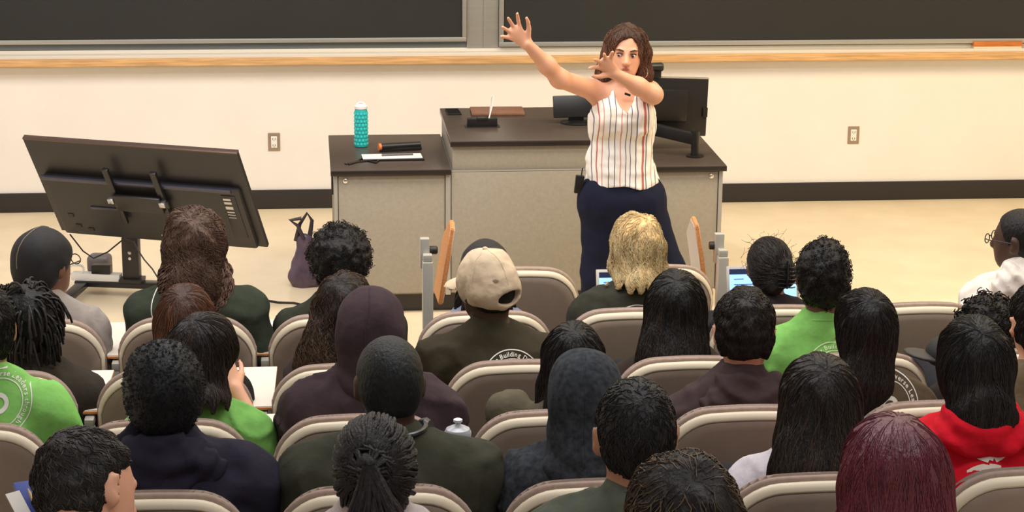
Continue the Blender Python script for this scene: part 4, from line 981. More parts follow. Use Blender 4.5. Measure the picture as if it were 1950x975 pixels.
def cap_beige(k):
    L, s, R, C = k.L, k.s, k.R, k.C; M = mat('cap_beige', (206, 184, 154), 0.85, var=0.10, scale=14, bump=0.35, bscale=30)
    v = Vol(0.0055); v.ell(L(0, -0.012, 0.030), np.array([0.094, 0.116, 0.108])*s, R, 0.02); v.ell(L(0, -0.05, -0.005), np.array([0.084, 0.076, 0.062])*s, R, 0.03)
    n = R[:, 2]*0.94+R[:, 1]*(-0.0); zc = L(0, 0, -0.035)
    v.half(zc, -R[:, 2]+R[:, 1]*0.10); v.ell(L(0.012, -0.125, -0.010), np.array([0.050, 0.06, 0.026])*s, R, 0.006, 'c')
    v.disp(0.006, (22, 22, 22), 9).disp(0.002, (60, 60, 60), 10)
    o, V, Q = volobj('cap', v, M, k.e, 2, ret=True); T = bvh(V, Q)
    b = MB(); b.lathe((0, 0, 0), [(0.010, 0), (0.008, 0.004), (0.003, 0.006)], 12, Matrix.Translation(L(0, -0.012, 0.136)) ); b.build('button', M, o)
    v = Vol(0.005); v.ell(L(0, 0.115, -0.018), np.array([0.078, 0.080, 0.030])*s, R, 0.0); v.ell(L(0, 0.11, -0.040), np.array([0.10, 0.12, 0.040])*s, R, 0.006, 'c'); volobj('brim', v, M, o, 1)
    for a0 in (-0.55, 0.0, 0.55):
        pts = []
        for a in np.linspace(0.15, 1.5, 12):
            q = L(0.2*math.sin(a0*2)*math.cos(a), -0.2*math.cos(a)*math.cos(a0*2), 0.03+0.2*math.sin(a)); lc, nn, _, _ = T.find_nearest(Vector(q)); pts.append(Vector(lc)+Vector(nn)*0.0004)
        b = MB(); b.tube(pts, 0.0013, 5); b.build('seam', M, o)
    V2, P2 = [], []
    for i, a in enumerate((-50, -25, 0, 25, 50)):
        r = math.radians(a); d = (math.sin(r), math.cos(r)); nrm = (d[1], -d[0]); bb = len(V2)
        V2 += [(0, 0), (d[0]*0.009+nrm[0]*0.0022, d[1]*0.009+nrm[1]*0.0022), (d[0]*0.015, d[1]*0.015), (d[0]*0.009-nrm[0]*0.0022, d[1]*0.009-nrm[1]*0.0022)]; P2.append((bb, bb+1, bb+2, bb+3))
    project('emblem', o, T, (V2, P2), L(0.028, 0, 0.048), mat('emblem_thread', (128, 112, 92), 0.8), off=0.001)
def black_cap(k):
    L, s, R = k.L, k.s, k.R; M = mat('cap_black', (34, 28, 28), 0.75, bump=0.2, bscale=40)
    v = Vol(0.006); v.ell(L(0, -0.012, 0.034), np.array([0.092, 0.113, 0.104])*s, R, 0.02); v.ell(L(0, -0.05, 0), np.array([0.082, 0.076, 0.06])*s, R, 0.03)
    v.half(L(0, 0, -0.03), -R[:, 2]); v.disp(0.003, (24, 24, 24), 9); o = volobj('cap', v, M, k.e, 2)
    v = Vol(0.005); v.ell(L(0, 0.115, -0.014), np.array([0.076, 0.080, 0.030])*s, R, 0.0); v.ell(L(0, 0.11, -0.036), np.array([0.10, 0.12, 0.040])*s, R, 0.006, 'c'); volobj('brim', v, M, o, 1)
def claw(k):
    b = MB(); c = k.L(0.045, -0.13, 0.0)
    for i in range(7):
        for sd in (-1, 1): q = Vector(k.L(0.045, -0.135, 0.045-0.016*i)); b.tube([q, q+Vector((sd*0.016, -0.012, 0.002)), q+Vector((sd*0.032, 0.004, 0.0))], 0.0028, 6)
    b.tube([k.L(0.045, -0.138, 0.055), k.L(0.045, -0.142, 0.0), k.L(0.045, -0.136, -0.055)], 0.005, 8); b.build('claw_clip', mat('clip_black', (30, 30, 32), 0.12), k.e)
def headphones(k):
    N = Vector(k.L(0, -0.01, -0.135)); M = mat('headphone_black', (36, 38, 40), 0.3); b = MB()
    b.tube([N+Vector((0.088*math.cos(a), -0.02+0.085*math.sin(a), 0.045)) for a in np.linspace(math.pi*0.95, math.pi*2.05, 20)], 0.007, 8); o = b.build('headband', M, k.e)
    for sd in (-1, 1):
        b = MB(); b.lathe((0, 0, 0), [(0.020, -0.016), (0.032, -0.012), (0.034, 0.004), (0.026, 0.014)], 24, Matrix.Translation(N+Vector((sd*0.09, 0.005, 0.022))) @ Matrix.Rotation(math.radians(80*sd), 4, 'Y') @ Matrix.Rotation(0.4, 4, 'X')); b.build('ear_cup', mat('headphone_silver', (150, 160, 165), 0.2, 0.6) if sd < 0 else M, k.e)
def redprint(k):
    V, P = [], []
    def petal(x, y, ang, L_, w_):
        d = (math.sin(ang), math.cos(ang)); n = (d[1], -d[0]); b = len(V); st = 8
        for i in range(st+1):
            f = i/st; ww = w_*math.sin(math.pi*(0.12+0.80*f))**0.6
            V.append((x+d[0]*L_*f+n[0]*ww, y+d[1]*L_*f+n[1]*ww)); V.append((x+d[0]*L_*f-n[0]*ww, y+d[1]*L_*f-n[1]*ww))
        for i in range(st): P.append((b+2*i, b+2*i+1, b+2*i+3, b+2*i+2))
    petal(0.0, 0.0, math.radians(-62), 0.14, 0.015); petal(0, 0.0, math.radians(-32), 0.095, 0.014); petal(0.0, 0, math.radians(22), 0.13, 0.017); petal(0.015, 0, math.radians(60), 0.12, 0.014)
    petal(-0.06, -0.045, math.radians(90), 0.12, 0.036); petal(-0.02, -0.02, math.radians(120), 0.09, 0.02)
    project('back_print', k.sh, k.B, (V, P), Vector(atY(1888, 880, k.y0+0.10)), mat('print_offwhite', (232, 224, 210), 0.7), up=(0, -0.12, 1))

H = lambda kind, c=BLK, **o: (kind, c, o)
T = lambda c=OLV, **o: ('tee', c, o)
# second row
person('student at far left in grey shirt, black head wrap and glasses, looking right', 1, (82, 430), -2, s=1.12, yaw=38, pitch=2, skin='brown', shirt=T((156, 146, 138)), hair=H('none'), hh=0.02, dy=0.25, extra=durag, sw=0.21)
person('student with long curly brown hair and dark green logo shirt in front of the television', 1, (370, 394), -1, s=1.1, skin='tan', shirt=T((54, 60, 48)), hh=0.028, sw=0.23, bulk=1.15,
       hair=H('long', (88, 66, 54), t=0.030, len=0.10, w=0.085, wt=0.088, wav=0.9, curl=0.004, tone=(158, 124, 104), n=1100, amp2=0.014, rad=0.002), prnt=dict(r=0.1, px=(338, 592)), extra=curls, arms=(None, ((0.13, 0.0, -0.28), (0.0, 0.16, -0.06))))
person('student with round black curly afro and dark shirt beside the desk corner', 1, (646, 423), 0, s=1.0, skin='dark', shirt=T((54, 56, 45)), hair=H('afro', (26, 22, 21), t=0.040, tone=(70, 58, 50), asp=(1, 1, 0.95)), hh=0.045, sw=0.22)
person('student in blue grey shirt and black cap, mostly hidden by the beige cap wearer', 1, (924, 457), 1, s=1.05, skin='dark', shirt=T((128, 134, 156)), hair=H('long', (30, 24, 22), t=0.006, len=0.17, w=0.08, n=500, wav=0.2), hh=0.018, extra=black_cap)
person('student with tousled blonde hair and dark logo shirt working on a laptop', 1, (1214, 406), 2, s=1.02, skin='light', yaw=-12, shirt=T((56, 56, 46)), sw=0.225, bulk=1.05,
       hair=H('long', (226, 190, 132), t=0.022, len=0.115, w=0.058, wt=0.066, flat=0.6, sides=True, wav=0.45, curl=0.003, tone=(252, 234, 186), ts=1.0, n=1300, amp2=0.010, amp=0.006, rad=0.0022, rough=0.5, tail=True, crown=(0.01, -0.06, 0.10)), hh=0.024, prnt=dict(r=0.1, px=(1213, 628)))
person('student with dark hair in a claw clip bun sitting before a bright laptop', 1, (1466, 450), 3, s=0.98, skin='brown', shirt=T((40, 34, 38)), hair=H('bun', (28, 22, 20), bun=(0.045, -0.105, 0.0), tone=(84, 62, 50)), hh=0.012, extra=claw)
person('student in white hoodie and glasses at the right edge, looking left', 1, (1945, 397), 5, sx=None, s=1.05, yaw=-50, skin='dark', shirt=('hoodie', (232, 222, 212)), hair=H('buzz', (24, 20, 20)), hh=0.005, hood='down', extra=glasses)
# third row
person('student with short black twists and dark shirt at far left', 2, (52, 536), -2, s=1.05, yaw=-8, skin='dark', shirt=T((52, 46, 38)), hair=H('dreads', (24, 21, 21), tone=(70, 60, 56), n=210, len=0.10), hh=0.022, extra=lambda k: necklace(k, M_neck))
person('student with reddish brown shoulder hair behind the long curly brown hair', 2, (352, 541), -1, s=1.04, yaw=12, pitch=8, skin='light', shirt=T((40, 38, 34)), hh=0.014, hair=H('long', (64, 42, 34), t=0.014, len=0.20, w=0.085, tone=(170, 104, 72), ts=0.8, wav=0.12, n=1000), sw=0.19)
person('student with very long wavy dark hair with brown highlights', 2, (656, 519), 0, s=1.04, yaw=14, pitch=8, skin='tan', shirt=T((52, 42, 38)), hh=0.014, hair=H('long', (44, 34, 30), t=0.016, len=0.36, w=0.095, bx=-0.13, tone=(140, 106, 78), ts=0.7, wav=0.55, curl=0.003, n=1400, steps=30, amp2=0.010), sw=0.18)
person('student in beige cap and olive logo shirt looking ahead', 2, (926, 472), 1, s=1.05, yaw=-30, pitch=2, roll=-4, skin='dark', shirt=T((58, 52, 38)), hair=H('buzz', (24, 20, 18)), hh=0.018, sw=0.225, bulk=1.1, extra=lambda k: (cap_beige(k), necklace(k, M_neck)), prnt=dict(r=0.1, px=(974, 720)))
person('student with very long straight black hair right of the blonde', 2, (1288, 516), 2, s=1.08, pitch=8, yaw=8, skin='tan', shirt=T((54, 44, 36)), hh=0.014, hair=H('long', (22, 19, 19), t=0.018, len=0.34, w=0.135, wt=0.085, bx=-0.045, tone=(92, 74, 62), ts=0.35, wav=0.10, n=1200, steps=30), sw=0.19)
person('student with short curly black top and green shirt', 2, (1570, 463), 3, s=1.03, skin='brown', yaw=4, shirt=T(GRN), hair=H('afro', (26, 22, 20), t=0.014, amp=0.006, cr=0.004, n=800, tone=(74, 58, 48), asp=(0.98, 0.98, 1.12)), hh=0.016, sw=0.21, prnt=dict(r=0.1, px=(1592, 706), mat=M_printg), extra=lambda k: None)
person('student with tight dark curls behind the red hoodie student near the right edge', 2, (1882, 562), 4, sx=None, s=0.98, skin='brown', shirt=T((46, 40, 36)), hair=H('afro', (30, 24, 22), t=0.028, cr=0.008, n=420, rad=0.003, tone=(84, 64, 54)), hh=0.03, sw=0.19)
# fourth row
person('student in bright green logo shirt at the left edge', 3, (-36, 540), -2, s=1.05, yaw=-10, skin='tan', shirt=T(GRN), hair=H('short', (28, 24, 24), t=0.018), hh=0.02, sw=0.225, bulk=1.1, prnt=dict(r=0.092, px=(-4, 772), a=-110))
person('student in green shirt with dark hair, leaning the face on the right hand', 3, (383, 596), -1, s=1.06, yaw=34, pitch=18, roll=8, skin='light', shirt=T(GRN), hh=0.014, hr=0.008, hair=H('long', (36, 28, 27), t=0.014, len=0.11, w=0.065, flat=0.7, sides=False, tone=(112, 88, 70), ts=0.6, wav=0.15, n=1000, tail=True), sw=0.20, arms=(None, ('px', (512, 880, 0.30), (448, 742, 0.42))))
person('student in dark purple hoodie with the hood up', 3, (706, 544), 0, s=1.04, yaw=8, pitch=12, skin='brown', shirt=('hoodie', (66, 52, 56)), hair=H('none'), hh=0.022, hood='up', sw=0.235, bulk=1.1)
person('student with straight black bob and olive sleeve between beige cap and charcoal hood', 3, (1093, 612), 1, s=0.95, yaw=10, pitch=10, skin='tan', shirt=('sweater', (88, 82, 66)), hh=0.012, hair=H('long', (26, 23, 24), t=0.012, len=0.155, w=0.078, flat=0.7, tail=True, tone=(88, 70, 60), ts=0.35, wav=0.04, n=1000), sw=0.19, arms=(('px', (968, 786, 0.26), (975, 775, 0.46)), None))
person('student with short dark wavy hair, dark brown hoodie and thin necklace', 3, (1420, 543), 2, s=1.08, yaw=6, skin='light', drop=1.35, hs=0.8, shirt=('hoodie', (66, 52, 52)), hair=H('short', (32, 26, 23), nape=-0.06, t=0.017, amp=0.008, wav=0.8, tone=(84, 66, 54)), hh=0.02, hood='down', sw=0.225, extra=lambda k: necklace(k, M_neck, 0.070, 0.03))
person('student with long straight black hair and brown logo shirt', 3, (1650, 548), 3, s=1.04, pitch=8, skin='tan', shirt=T((92, 78, 60)), hh=0.014, hair=H('long', (22, 19, 19), t=0.012, len=0.36, w=0.058, wt=0.076, bx=-0.03, sides=False, tone=(120, 96, 76), ts=0.35, wav=0.05, n=1200, steps=30), sw=0.20, prnt=dict(r=0.095, px=(1696, 775), a=-75))
person('student at the right edge with short black hair and a visible left ear', 3, (1984, 532), 4, sx=None, s=1.05, yaw=0, skin='light', shirt=T((112, 98, 74)), hair=H('short', (30, 26, 25), t=0.016), hh=0.018, sw=0.20)
# fifth row
person('student in navy black hoodie with rounded short afro at lower left', 4, (310, 653), -1, s=1.08, skin='dark', shirt=('hoodie', (38, 34, 48)), hair=H('afro', (26, 26, 28), t=0.018, amp=0.002, cr=0.002, n=2600, rad=0.0009, tone=(58, 60, 64), asp=(1, 1, 1.04)), hh=0.02, hood='down', sw=0.245, bulk=1.2)
person('student with close shaved black head, dark olive shirt and headphones round the neck', 4, (741, 640), 0, s=1.06, pitch=6, yaw=-4, skin='dark', shirt=T((60, 60, 48)), hair=H('buzz', (30, 32, 33), tone=(40, 40, 40), nape=-0.066), hh=0.005, sw=0.25, bulk=1.25, extra=headphones)
person('student in charcoal heather hoodie with the hood up', 4, (1115, 662), 1, s=0.98, yaw=6, pitch=8, skin='brown', shirt=('hoodie', (52, 55, 60), dict(var=0.5, scale=60)), hair=H('none'), hh=0.018, hood='up', sw=0.20)
person('student with long dark brown hair over a pale shirt', 4, (1562, 676), 2, sx=None, s=1.06, pitch=8, drop=0.8, skin='tan', shirt=T((206, 198, 204)), hh=0.016, hair=H('long', (38, 30, 27), t=0.020, len=0.36, w=0.14, wt=0.09, bx=-0.03, tone=(104, 84, 68), ts=0.5, wav=0.22, n=1500, steps=32), sw=0.215)
person('student in red hoodie with white back print and long black hair', 4, (1858, 602), 3, sx=None, s=1.06, pitch=8, yaw=4, skin='tan', shirt=('hoodie', (214, 22, 42)), hh=0.016, hood='down', hs=0.60, hair=H('long', (20, 17, 18), t=0.014, len=0.085, w=0.066, wt=0.086, sides=False, tone=(96, 78, 66), ts=0.3, wav=0.08, n=1200, steps=26), sw=0.225, extra=redprint)
# sixth and seventh rows
person('student with short tousled dark hair bowed to the right at bottom left, ear visible', 5, (165, 815), -1, sx=None, s=1.12, yaw=50, pitch=24, roll=-24, skin='light', shirt=T((44, 46, 40)), drop=0.7, hair=H('short', (38, 32, 30), nape=-0.05, d=0.0, t=0.013, amp=0.008, wav=0.9, tone=(110, 96, 84), n=1600, rad=0.0018), hh=0.018, sw=0.20, hr=0.009, extra=lambda k: necklace(k, M_neck))
person('student in pale grey sweater with braids gathered in a thick ponytail', 5, (712, 790), 0, s=1.0, pitch=18, drop=0.55, skin='brown', shirt=('sweater', (186, 174, 170), dict(var=0.10, scale=140)), hair=H('braids', (30, 26, 25), tie=(-0.015, -0.125, 0.02), tx=0.01, tone=(92, 78, 68), n=420, nt=170, tw=0.080), hh=0.014, sw=0.215)
person('student with very short black hair, both ears visible, in grey green shirt', 5, (1212, 720), 1, s=1.06, pitch=6, drop=0.8, skin='tan', shirt=T((84, 88, 76)), hair=H('short', (24, 22, 23), t=0.009, amp=0.002, tone=(74, 66, 60), wav=0.7, rad=0.0015, n=1500), hh=0.010, sw=0.215, hr=0.009)
person('student with shiny burgundy dyed hair at bottom right', 5, (1702, 790), 2, s=1.12, pitch=4, skin='tan', shirt=T((40, 34, 36)), hh=0.018, hair=H('long', (92, 26, 44), t=0.022, len=0.32, w=0.135, wt=0.105, tone=(160, 58, 62), ts=0.6, wav=0.05, n=1700, steps=26, amp=0.003, rough=0.36, crown=(0, -0.03, 0.115)), sw=0.20)
person('student with wavy dark highlighted hair at the bottom edge', 6, (1302, 865), 2, sx=None, s=1.04, pitch=6, skin='tan', shirt=T((48, 42, 40)), hh=0.018, hair=H('long', (34, 28, 26), t=0.022, len=0.26, w=0.11, wt=0.09, tone=(170, 138, 106), ts=0.7, wav=0.6, curl=0.003, amp2=0.008, n=1200), sw=0.19)
person('dark sleeved person cut by the bottom left corner', 5, (-138, 780), -2, sx=None, s=1.05, skin='tan', shirt=('sweater', (46, 46, 40)), hair=H('short', (30, 26, 25)), hh=0.018, sw=0.22)

# ------------------------------------------------------------------ the lecturer
def lecturer():
    Y = -3.2; A = atY; s = 1.02; sk = SKIN['light']
    R = rot(187, 3, -3); C = np.array(A(1192, 101, Y-0.02))
    L = lambda x, y, z: C+R@(np.array([x, y, z])*s)
    N = np.array(A(1187, 172, Y)); S = [np.array(A(1136, 174, Y)), np.array(A(1236, 176, Y))]
    E = [np.array(A(1066, 150, Y-0.19)), np.array(A(1244, 180, Y-0.25))]; Wr = [np.array(A(1004, 84, Y-0.28)), np.array(A(1170, 140, Y-0.34))]
    P = np.array(A(1184, 372, Y)); ch = np.array(A(1184, 225, Y)); wa = np.array(A(1182, 300, Y)); f = (0, 1, 0)
    hip = [P+np.array([-0.085, 0, -0.02]), P+np.array([0.085, 0, -0.02])]
    knee = [np.array([hip[0][0]-0.025, Y-0.02, 0.44]), np.array([hip[1][0]+0.14, Y-0.03, 0.47])]
    ank = [np.array([hip[0][0]-0.015, Y+0.03, 0.075]), np.array([hip[1][0]+0.26, Y+0.02, 0.075])]
    e = empty('person', (P[0], Y, 0)); tag(e, 'standing lecturer in striped sleeveless top and navy jeans, both arms raised to the left', 'person')
    v = Vol(0.0052); head_ops(v, C, R, s)
    v.cap(L(0, -0.015, -0.06), N+np.array([0, 0.01, -0.03]), 0.048, 0.056, 0.03)
    def tors(v, g):
        v.cap(P, wa, 0.150+g, 0.120+g, 0.05, flat=(f, 0.68)); v.cap(wa, ch, 0.120+g, 0.138+g, 0.05, flat=(f, 0.70)); v.cap(ch, N+np.array([0, 0, -0.07]), 0.138+g, 0.105+g, 0.05, flat=(f, 0.58))
        for sd in (-1, 1): v.ell(ch+np.array([sd*0.060, -0.075, 0.000]), (0.060+g, 0.045+g, 0.060+g), None, 0.04)
    tors(v, 0)
    for i in (0, 1):
        v.cap(N+np.array([0, 0.01, -0.03]), S[i], 0.042, 0.050, 0.05); v.cap(S[i], E[i], 0.049, 0.040, 0.03)
        M_ = E[i]*0.6+Wr[i]*0.4; v.cap(E[i], M_, 0.040, 0.037, 0.03); v.cap(M_, Wr[i], 0.037, 0.024, 0.03)
    d0 = A(958, 40, Y-0.30)-Wr[0]; hand_ops(v, Wr[0], d0, (0.25, -1, -0.1), 0.98, 0.30, -1, spread=0.55, r=0.0088)
    d1 = A(1128, 92, Y-0.42)-Wr[1]; hand_ops(v, Wr[1], d1, (-0.1, -1, 0.1), 0.98, 0.35, 1, spread=0.60, r=0.0088)
    for i in (0, 1): v.cap(hip[i], knee[i], 0.088, 0.058, 0.03); v.cap(knee[i], ank[i], 0.052, 0.036, 0.03)
    volobj('body', v, sk, e, 1)
    # face
    ME = mat('eye_white', (228, 220, 214), 0.2); MI = mat('iris_dark', (46, 34, 28), 0.15); MLp = mat('lips', (176, 92, 84), 0.4); MBr = mat('eyebrow', (70, 46, 36), 0.8)
    for sd in (-1, 1):
        v = Vol(0.0025); v.ell(L(sd*0.031, 0.080, 0.008), (0.0105, 0.0110, 0.0085), R, 0); o = volobj('eye', v, ME, e, 1)
        v = Vol(0.0016); v.ell(L(sd*0.031-0.004*-1, 0.0905, 0.0065), (0.0062, 0.003, 0.0062), R, 0); volobj('iris', v, MI, o, 1)
        v = Vol(0.0025); v.cap(L(sd*0.020, 0.0895, 0.0145), L(sd*0.044, 0.083, 0.0135), 0.0035, 0.0030, 0); volobj('eyelid', v, MBr, e, 1)
        v = Vol(0.0025); v.cap(L(sd*0.016, 0.0945, 0.029), L(sd*0.034, 0.091, 0.034), 0.0034, 0.0038, 0.002); v.cap(L(sd*0.034, 0.091, 0.034), L(sd*0.051, 0.078, 0.029), 0.0036, 0.0022, 0.002); volobj('eyebrow', v, MBr, e, 1)
    v = Vol(0.0025); v.cap(L(-0.020, 0.088, -0.051), L(0, 0.0965, -0.048), 0.003, 0.0045, 0.003); v.cap(L(0.020, 0.088, -0.051), L(0, 0.0965, -0.048), 0.003, 0.0045, 0.003); v.cap(L(-0.012, 0.092, -0.056), L(0.012, 0.092, -0.056), 0.0048, 0.0048, 0.003); volobj('lips', v, MLp, e, 1)
    # hair
    v = Vol(0.006); v.ell(L(0, -0.014, 0.036), np.array([0.090, 0.106, 0.096])*s, R, 0.02)
    for sd in (-1, 1):
        v.cap(L(sd*0.066, 0.020, 0.075), L(sd*0.082, 0.012, 0.0), 0.026, 0.024, 0.03); v.cap(L(sd*0.082, 0.010, 0.0), L(sd*0.094, 0.0, -0.09), 0.024, 0.030, 0.03); v.cap(L(sd*0.094, 0.0, -0.09), L(sd*0.105, -0.005, -0.155), 0.030, 0.024, 0.03)
    v.cap(L(0, -0.05, -0.02), L(0, -0.06, -0.14), 0.085, 0.095, 0.03, flat=(R[:, 1], 0.55))
    v.ell(L(0, 0.100, -0.008), np.array([0.070, 0.072, 0.101])*s, R, 0.008, 'c')
    v.disp(0.006, (30, 30, 16), 3).disp(0.003, (70, 70, 30), 5)
    V, Q = v.mesh(); V = relax(V, Q, 1); T_ = (V, Q, bvh(V, Q)); rng = np.random.default_rng(11); crown = L(0.006, 0.03, 0.13)
    def flow(p, n_):
        q = p-crown; q = q-n_*(q@n_); q /= np.linalg.norm(q)+1e-9; return q*(1.0 if (p-C)@R[:, 2] > 0.02 else 0.3)+np.array([0, 0, -1.0])
    st = surf_strands(T_, rng, C, R, s, 1300, 18, 0.011, 0.0017, flow, wav=0.4, tone=0.8, curl=0.002); ex = tubes(st, 3); off = np.array(wloc(e))
    link('hair', qmesh('hair', V-off, Q, (ex[0]-off, ex[1], ex[2])), hair_mats('hair_lecturer', (66, 44, 34), (158, 108, 80)), e)
    b = MB(); b.tube([Vector(L(-0.088, 0.030+0.004*math.cos(a), -0.075))+Vector((0.014*math.cos(a), 0, 0.024*math.sin(a))) for a in np.linspace(0, 6.283, 26)], 0.0022, 8); b.build('earring', mat('silver', (225, 215, 205), 0.15, 1.0), e)
    # top
    m = bpy.data.materials.new('striped_blouse'); m.use_nodes = True; nt = m.node_tree; bs = nt.nodes['Principled BSDF']; bs.inputs['Roughness'].default_value = 0.8
    tc = nt.nodes.new('ShaderNodeTexCoord'); sx_ = nt.nodes.new('ShaderNodeSeparateXYZ'); nt.links.new(tc.outputs['Object'], sx_.inputs[0])
    nz = nt.nodes.new('ShaderNodeTexNoise'); nz.inputs['Scale'].default_value = 6; nt.links.new(tc.outputs['Object'], nz.inputs['Vector'])
    ad = nt.nodes.new('ShaderNodeMath'); ad.operation = 'MULTIPLY_ADD'; ad.inputs[1].default_value = 0.02; nt.links.new(nz.outputs[0], ad.inputs[0]); nt.links.new(sx_.outputs[0], ad.inputs[2])
    mr = nt.nodes.new('ShaderNodeMapRange'); mr.inputs[1].default_value = -0.17; mr.inputs[2].default_value = 0.19; nt.links.new(ad.outputs[0], mr.inputs[0])
    rp = nt.nodes.new('ShaderNodeValToRGB'); nt.links.new(mr.outputs[0], rp.inputs[0]); rp.color_ramp.interpolation = 'CONSTANT'
    W_ = (*lin((242, 236, 226)), 1); RD = (*lin((190, 104, 98)), 1); GY = (*lin((112, 108, 124)), 1); PK = (*lin((206, 150, 140)), 1)
    st_ = [(0.08, 0.012, GY), (0.14, 0.016, RD), (0.20, 0.012, PK), (0.28, 0.012, GY), (0.35, 0.012, GY), (0.42, 0.014, PK), (0.49, 0.013, GY), (0.55, 0.012, GY), (0.62, 0.014, GY), (0.71, 0.030, RD), (0.76, 0.014, GY), (0.84, 0.012, PK), (0.90, 0.013, GY)]
    el = rp.color_ramp.elements; el[0].position = 0; el[0].color = W_; el[1].position = 0.999; el[1].color = W_
    for p_, w_, c_ in st_: a = el.new(p_); a.color = c_; a = el.new(p_+w_); a.color = W_
    nt.links.new(rp.outputs[0], bs.inputs['Base Color'])
    v = Vol(0.0055); tors(v, 0.013); v.cap(wa+np.array([0, 0, -0.02]), P+np.array([0, 0, 0.065]), 0.140, 0.168, 0.04, flat=(f, 0.76))
    for i in (0, 1): v.cap(N+np.array([(-0.030, 0.030)[i], -0.015, 0.005]), ch+np.array([(-0.085, 0.085)[i], -0.05, 0.03]), 0.028, 0.045, 0.03)
    zh = P[2]+0.048; zarm = S[0][2]-0.075; cx = N[0]
    v.inter(lambda X, Y_, Z: (zh+0.012*np.cos((X-cx)*16))-Z)
    v.inter(lambda X, Y_, Z: np.where(Z > zarm, (np.abs(X-cx)-(0.150-1.05*(Z-zarm)))*0.7, -1.0))
    zv = ch[2]+0.025
    v.inter(lambda X, Y_, Z: np.where((Y_ < ch[1]), np.minimum((Z-zv)*0.5, (0.50*(Z-zv)-np.abs(X-cx))*0.85), -1.0))
    v.inter(lambda X, Y_, Z: Z-(N[2]+0.010))
    v.dispfn(lambda X, Y_, Z: 0.007*noise(X, Y_, Z, (42, 42, 5), 2)); v.disp(0.010, (14, 14, 22), 6).disp(0.005, (20, 20, 46), 8)
    tp, V, Q = volobj('blouse', v, m, e, 1, ret=True)
    # jeans
    v = Vol(0.007); v.cap(hip[0], hip[1], 0.122, 0.122, 0.03); v.cap(P+np.array([0, 0, -0.03]), P+np.array([0, 0, 0.055]), 0.168, 0.150, 0.04, flat=(f, 0.74))
    for i in (0, 1): v.cap(hip[i], knee[i], 0.104, 0.074, 0.04); v.cap(knee[i], ank[i], 0.074, 0.085, 0.03)
    v.half((0, 0, 0.04), (0, 0, -1)); v.disp(0.005, (20, 20, 20), 4)
    volobj('jeans', v, cloth('navy_denim', (25, 28, 47), bump=0.2), e, 1)
    for i in (0, 1):
        v = Vol(0.008); a = ank[i]; v.cap((a[0], a[1]+0.02, 0.040), (a[0]+(0.02 if i else -0.01), a[1]-0.15, 0.034), 0.040, 0.034, 0.02); v.half((0, 0, 0.001), (0, 0, -1)); volobj('shoe', v, M_shoe, e, 1)
    # microphone and pack
    q = Vector(A(1103, 350, Y-0.02)); b = MB(); b.box((-0.020, -0.012, -0.045), (0.020, 0.012, 0.04), 0.005, Matrix.Translation(q) @ Matrix.Rotation(0.1, 4, 'Y')); b.tube([q+Vector((0.01, 0, 0.04)), q+Vector((0.014, 0, 0.075))], 0.003, 6); o = b.build('microphone_pack', M_blk); tag(o, 'black wireless microphone pack clipped at the waist of the lecturer', 'microphone pack')
    hit = bvh(V, Q); lc = Vector(A(1196, 181, Y-0.12))
    b = MB(); b.box((-0.014, -0.005, -0.005), (0.014, 0.005, 0.005), 0.002, Matrix.Translation((lc.x, Y-0.105, lc.z)) @ Matrix.Rotation(0.35, 4, 'Y')); o = b.build('clip_microphone', M_blk); tag(o, 'tiny black clip microphone at the neckline of the striped top', 'microphone')
lecturer()

# ------------------------------------------------------------------ things among the audience
def laptop(px, py, Y, label, wd=0.32, shell=(196, 192, 186), ang=18, yaw=0):
    p = atY(px, py, Y); e = empty('laptop', (p[0], Y, p[2]-0.20)); tag(e, label, 'laptop')
    M = Matrix.Translation(p) @ Matrix.Rotation(yaw, 4, 'Z') @ Matrix.Rotation(math.radians(-ang), 4, 'X')
    ms = mat('laptop_shell_%d' % shell[0], shell, 0.35, 0.4)
    b = MB(); b.box((-wd/2, 0, -0.20), (wd/2, 0.008, 0.0), 0.004, M); lid = b.build('lid', ms, e)
    sc = mat('screen_blue', (150, 196, 250), 0.3, emit=0.75)
    b = MB(); b.box((-wd/2+0.012, -0.001, -0.188), (wd/2-0.012, 0.001, -0.034), 0, M); b.build('screen', sc, lid)
    b = MB(); b.box((-wd/2+0.012, -0.0015, -0.034), (wd/2-0.012, 0.001, -0.012), 0, M); b.build('menu_bar', mat('screen_dark', (28, 40, 70), 0.3, emit=0.4), lid)
    b = MB()
    for i in range(5):
        b.box((-wd/2+0.03, -0.002, -0.055-i*0.022), (-wd/2+0.03+0.04*(1+(i*7) % 4), 0.0, -0.051-i*0.022), 0, M)
    b.build('screen_lines', mat('screen_line', (84, 120, 190), 0.3, emit=0.4), lid)
    K = Matrix.Translation(M @ Vector((0, 0, -0.20))) @ Matrix.Rotation(yaw, 4, 'Z')
    b = MB(); b.box((-wd/2, -0.22, -0.016), (wd/2, 0.004, -0.002), 0.004, K); base = b.build('keyboard_base', ms, e)
    b = MB()
    for r in range(5):
        for c in range(12): b.box((-wd/2+0.02+c*(wd-0.04)/12, -0.10+r*0.018, -0.002), (-wd/2+0.02+(c+0.85)*(wd-0.04)/12, -0.10+r*0.018+0.015, 0.0005), 0, K)
    b.build('keys', M_blk, base)
laptop(1205, 512, -4.52, 'white laptop open in front of the blonde student', 0.30, (226, 220, 208))
laptop(1452, 506, -4.48, 'pale laptop with bright blue screen in front of the student with claw clip', 0.30, (198, 194, 190))
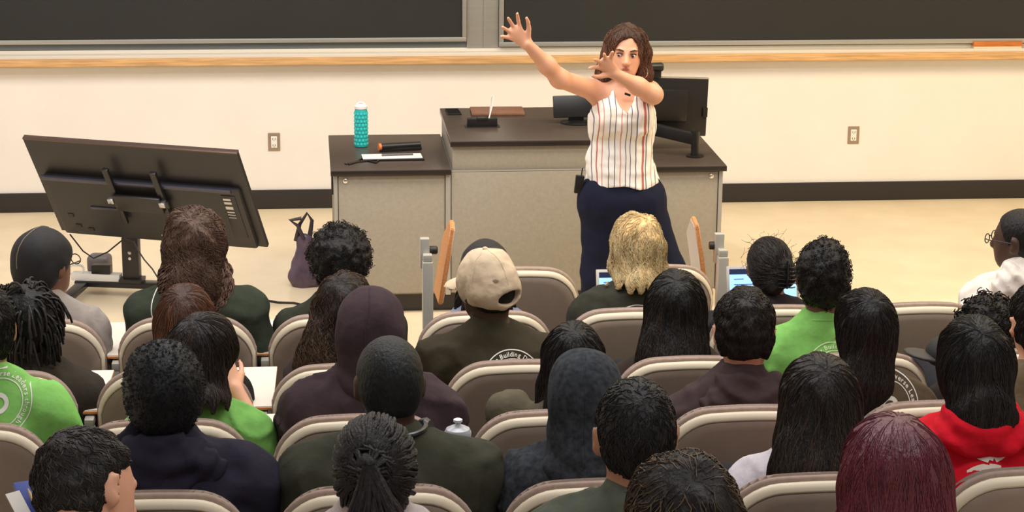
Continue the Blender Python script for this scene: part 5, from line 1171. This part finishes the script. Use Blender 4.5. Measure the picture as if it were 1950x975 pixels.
# sports bottle
Yb = ROWY[4]+0.55; p = atY(872, 862, -6.66-0.40); p = np.array(atY(872, 798, -7.15)); base = p-np.array([0, 0, 0.235])
e = empty('sports_bottle', base); tag(e, 'green squeeze bottle with frosted white pull cap standing between two seats', 'bottle')
b = MB(); b.lathe(base, [(0.030, 0), (0.036, 0.006), (0.036, 0.16), (0.034, 0.185)], 32); b.build('bottle_body', mat('green_squeeze', (22, 62, 34), 0.25), e)
b = MB(); b.lathe(base, [(0.0365, 0.18), (0.0375, 0.184), (0.0375, 0.198), (0.033, 0.207), (0.020, 0.214), (0.009, 0.217)], 32); cp = b.build('cap', mat('frosted_cap', (214, 216, 224), 0.25, trans=0.35), e)
b = MB(); b.lathe(base, [(0.008, 0.213), (0.008, 0.226), (0.0125, 0.228), (0.0125, 0.234), (0.009, 0.236)], 24); b.build('nozzle', mat('nozzle_white', (226, 226, 230), 0.3), cp)
# stack of things at bottom left
q = atY(76, 955, -8.32)
b = MB(); M = Matrix.Translation(q) @ Matrix.Rotation(0.35, 4, 'Z') @ Matrix.Rotation(0.5, 4, 'X'); b.box((-0.045, -0.10, -0.006), (0.06, 0.06, 0.006), 0.002, M); o = b.build('folder', mat('folder_blue', (36, 62, 150), 0.5)); tag(o, 'bright blue folder at the bottom left corner', 'folder')
b = MB(); M = M @ Matrix.Translation((-0.04, -0.04, 0.009)) @ Matrix.Rotation(0.15, 4, 'Z'); b.box((-0.02, -0.06, -0.002), (0.012, 0.07, 0.002), 0.0, M); o = b.build('paper_sheet', mat('paper', (232, 226, 216), 0.8)); tag(o, 'white paper sheet lying on the blue folder', 'paper')
for i, (dx, c, lab) in enumerate(((0.0, (206, 170, 110), 'yellowish wooden pencil lying on the blue folder next to the paper'), (0.022, (214, 150, 96), 'orange wooden pencil on the blue folder, the one farther right'))):
    b = MB(); b.tube([M @ Vector((dx+0.02, -0.05, 0.007)), M @ Vector((dx+0.028, 0.05, 0.007)), M @ Vector((dx+0.029, 0.065, 0.007))], [0.0036, 0.0036, 0.0008], 6); o = b.build('pencil', mat('pencil_%d' % i, c, 0.5)); tag(o, lab, 'pencil')
# dark cap lying on the seat at right
q = atY(1772, 668, -5.98); e = empty('baseball_cap', q-np.array([0, 0, 0.05])); tag(e, 'dark baseball cap with thin brim beside the curly haired student', 'cap')
v = Vol(0.006); v.ell(q+np.array([0.06, 0, -0.01]), (0.075, 0.085, 0.06), None, 0.01); v.half(q+np.array([0, 0, -0.045]), (0, 0, -1)); volobj('crown', v, mat('cap_dark', (34, 32, 34), 0.7), e)
v = Vol(0.005); v.ell(q+np.array([-0.02, 0, -0.015]), (0.075, 0.065, 0.012), rot(0, 0, 12), 0.0); volobj('brim', v, mat('cap_brim', (58, 52, 50), 0.6), e)
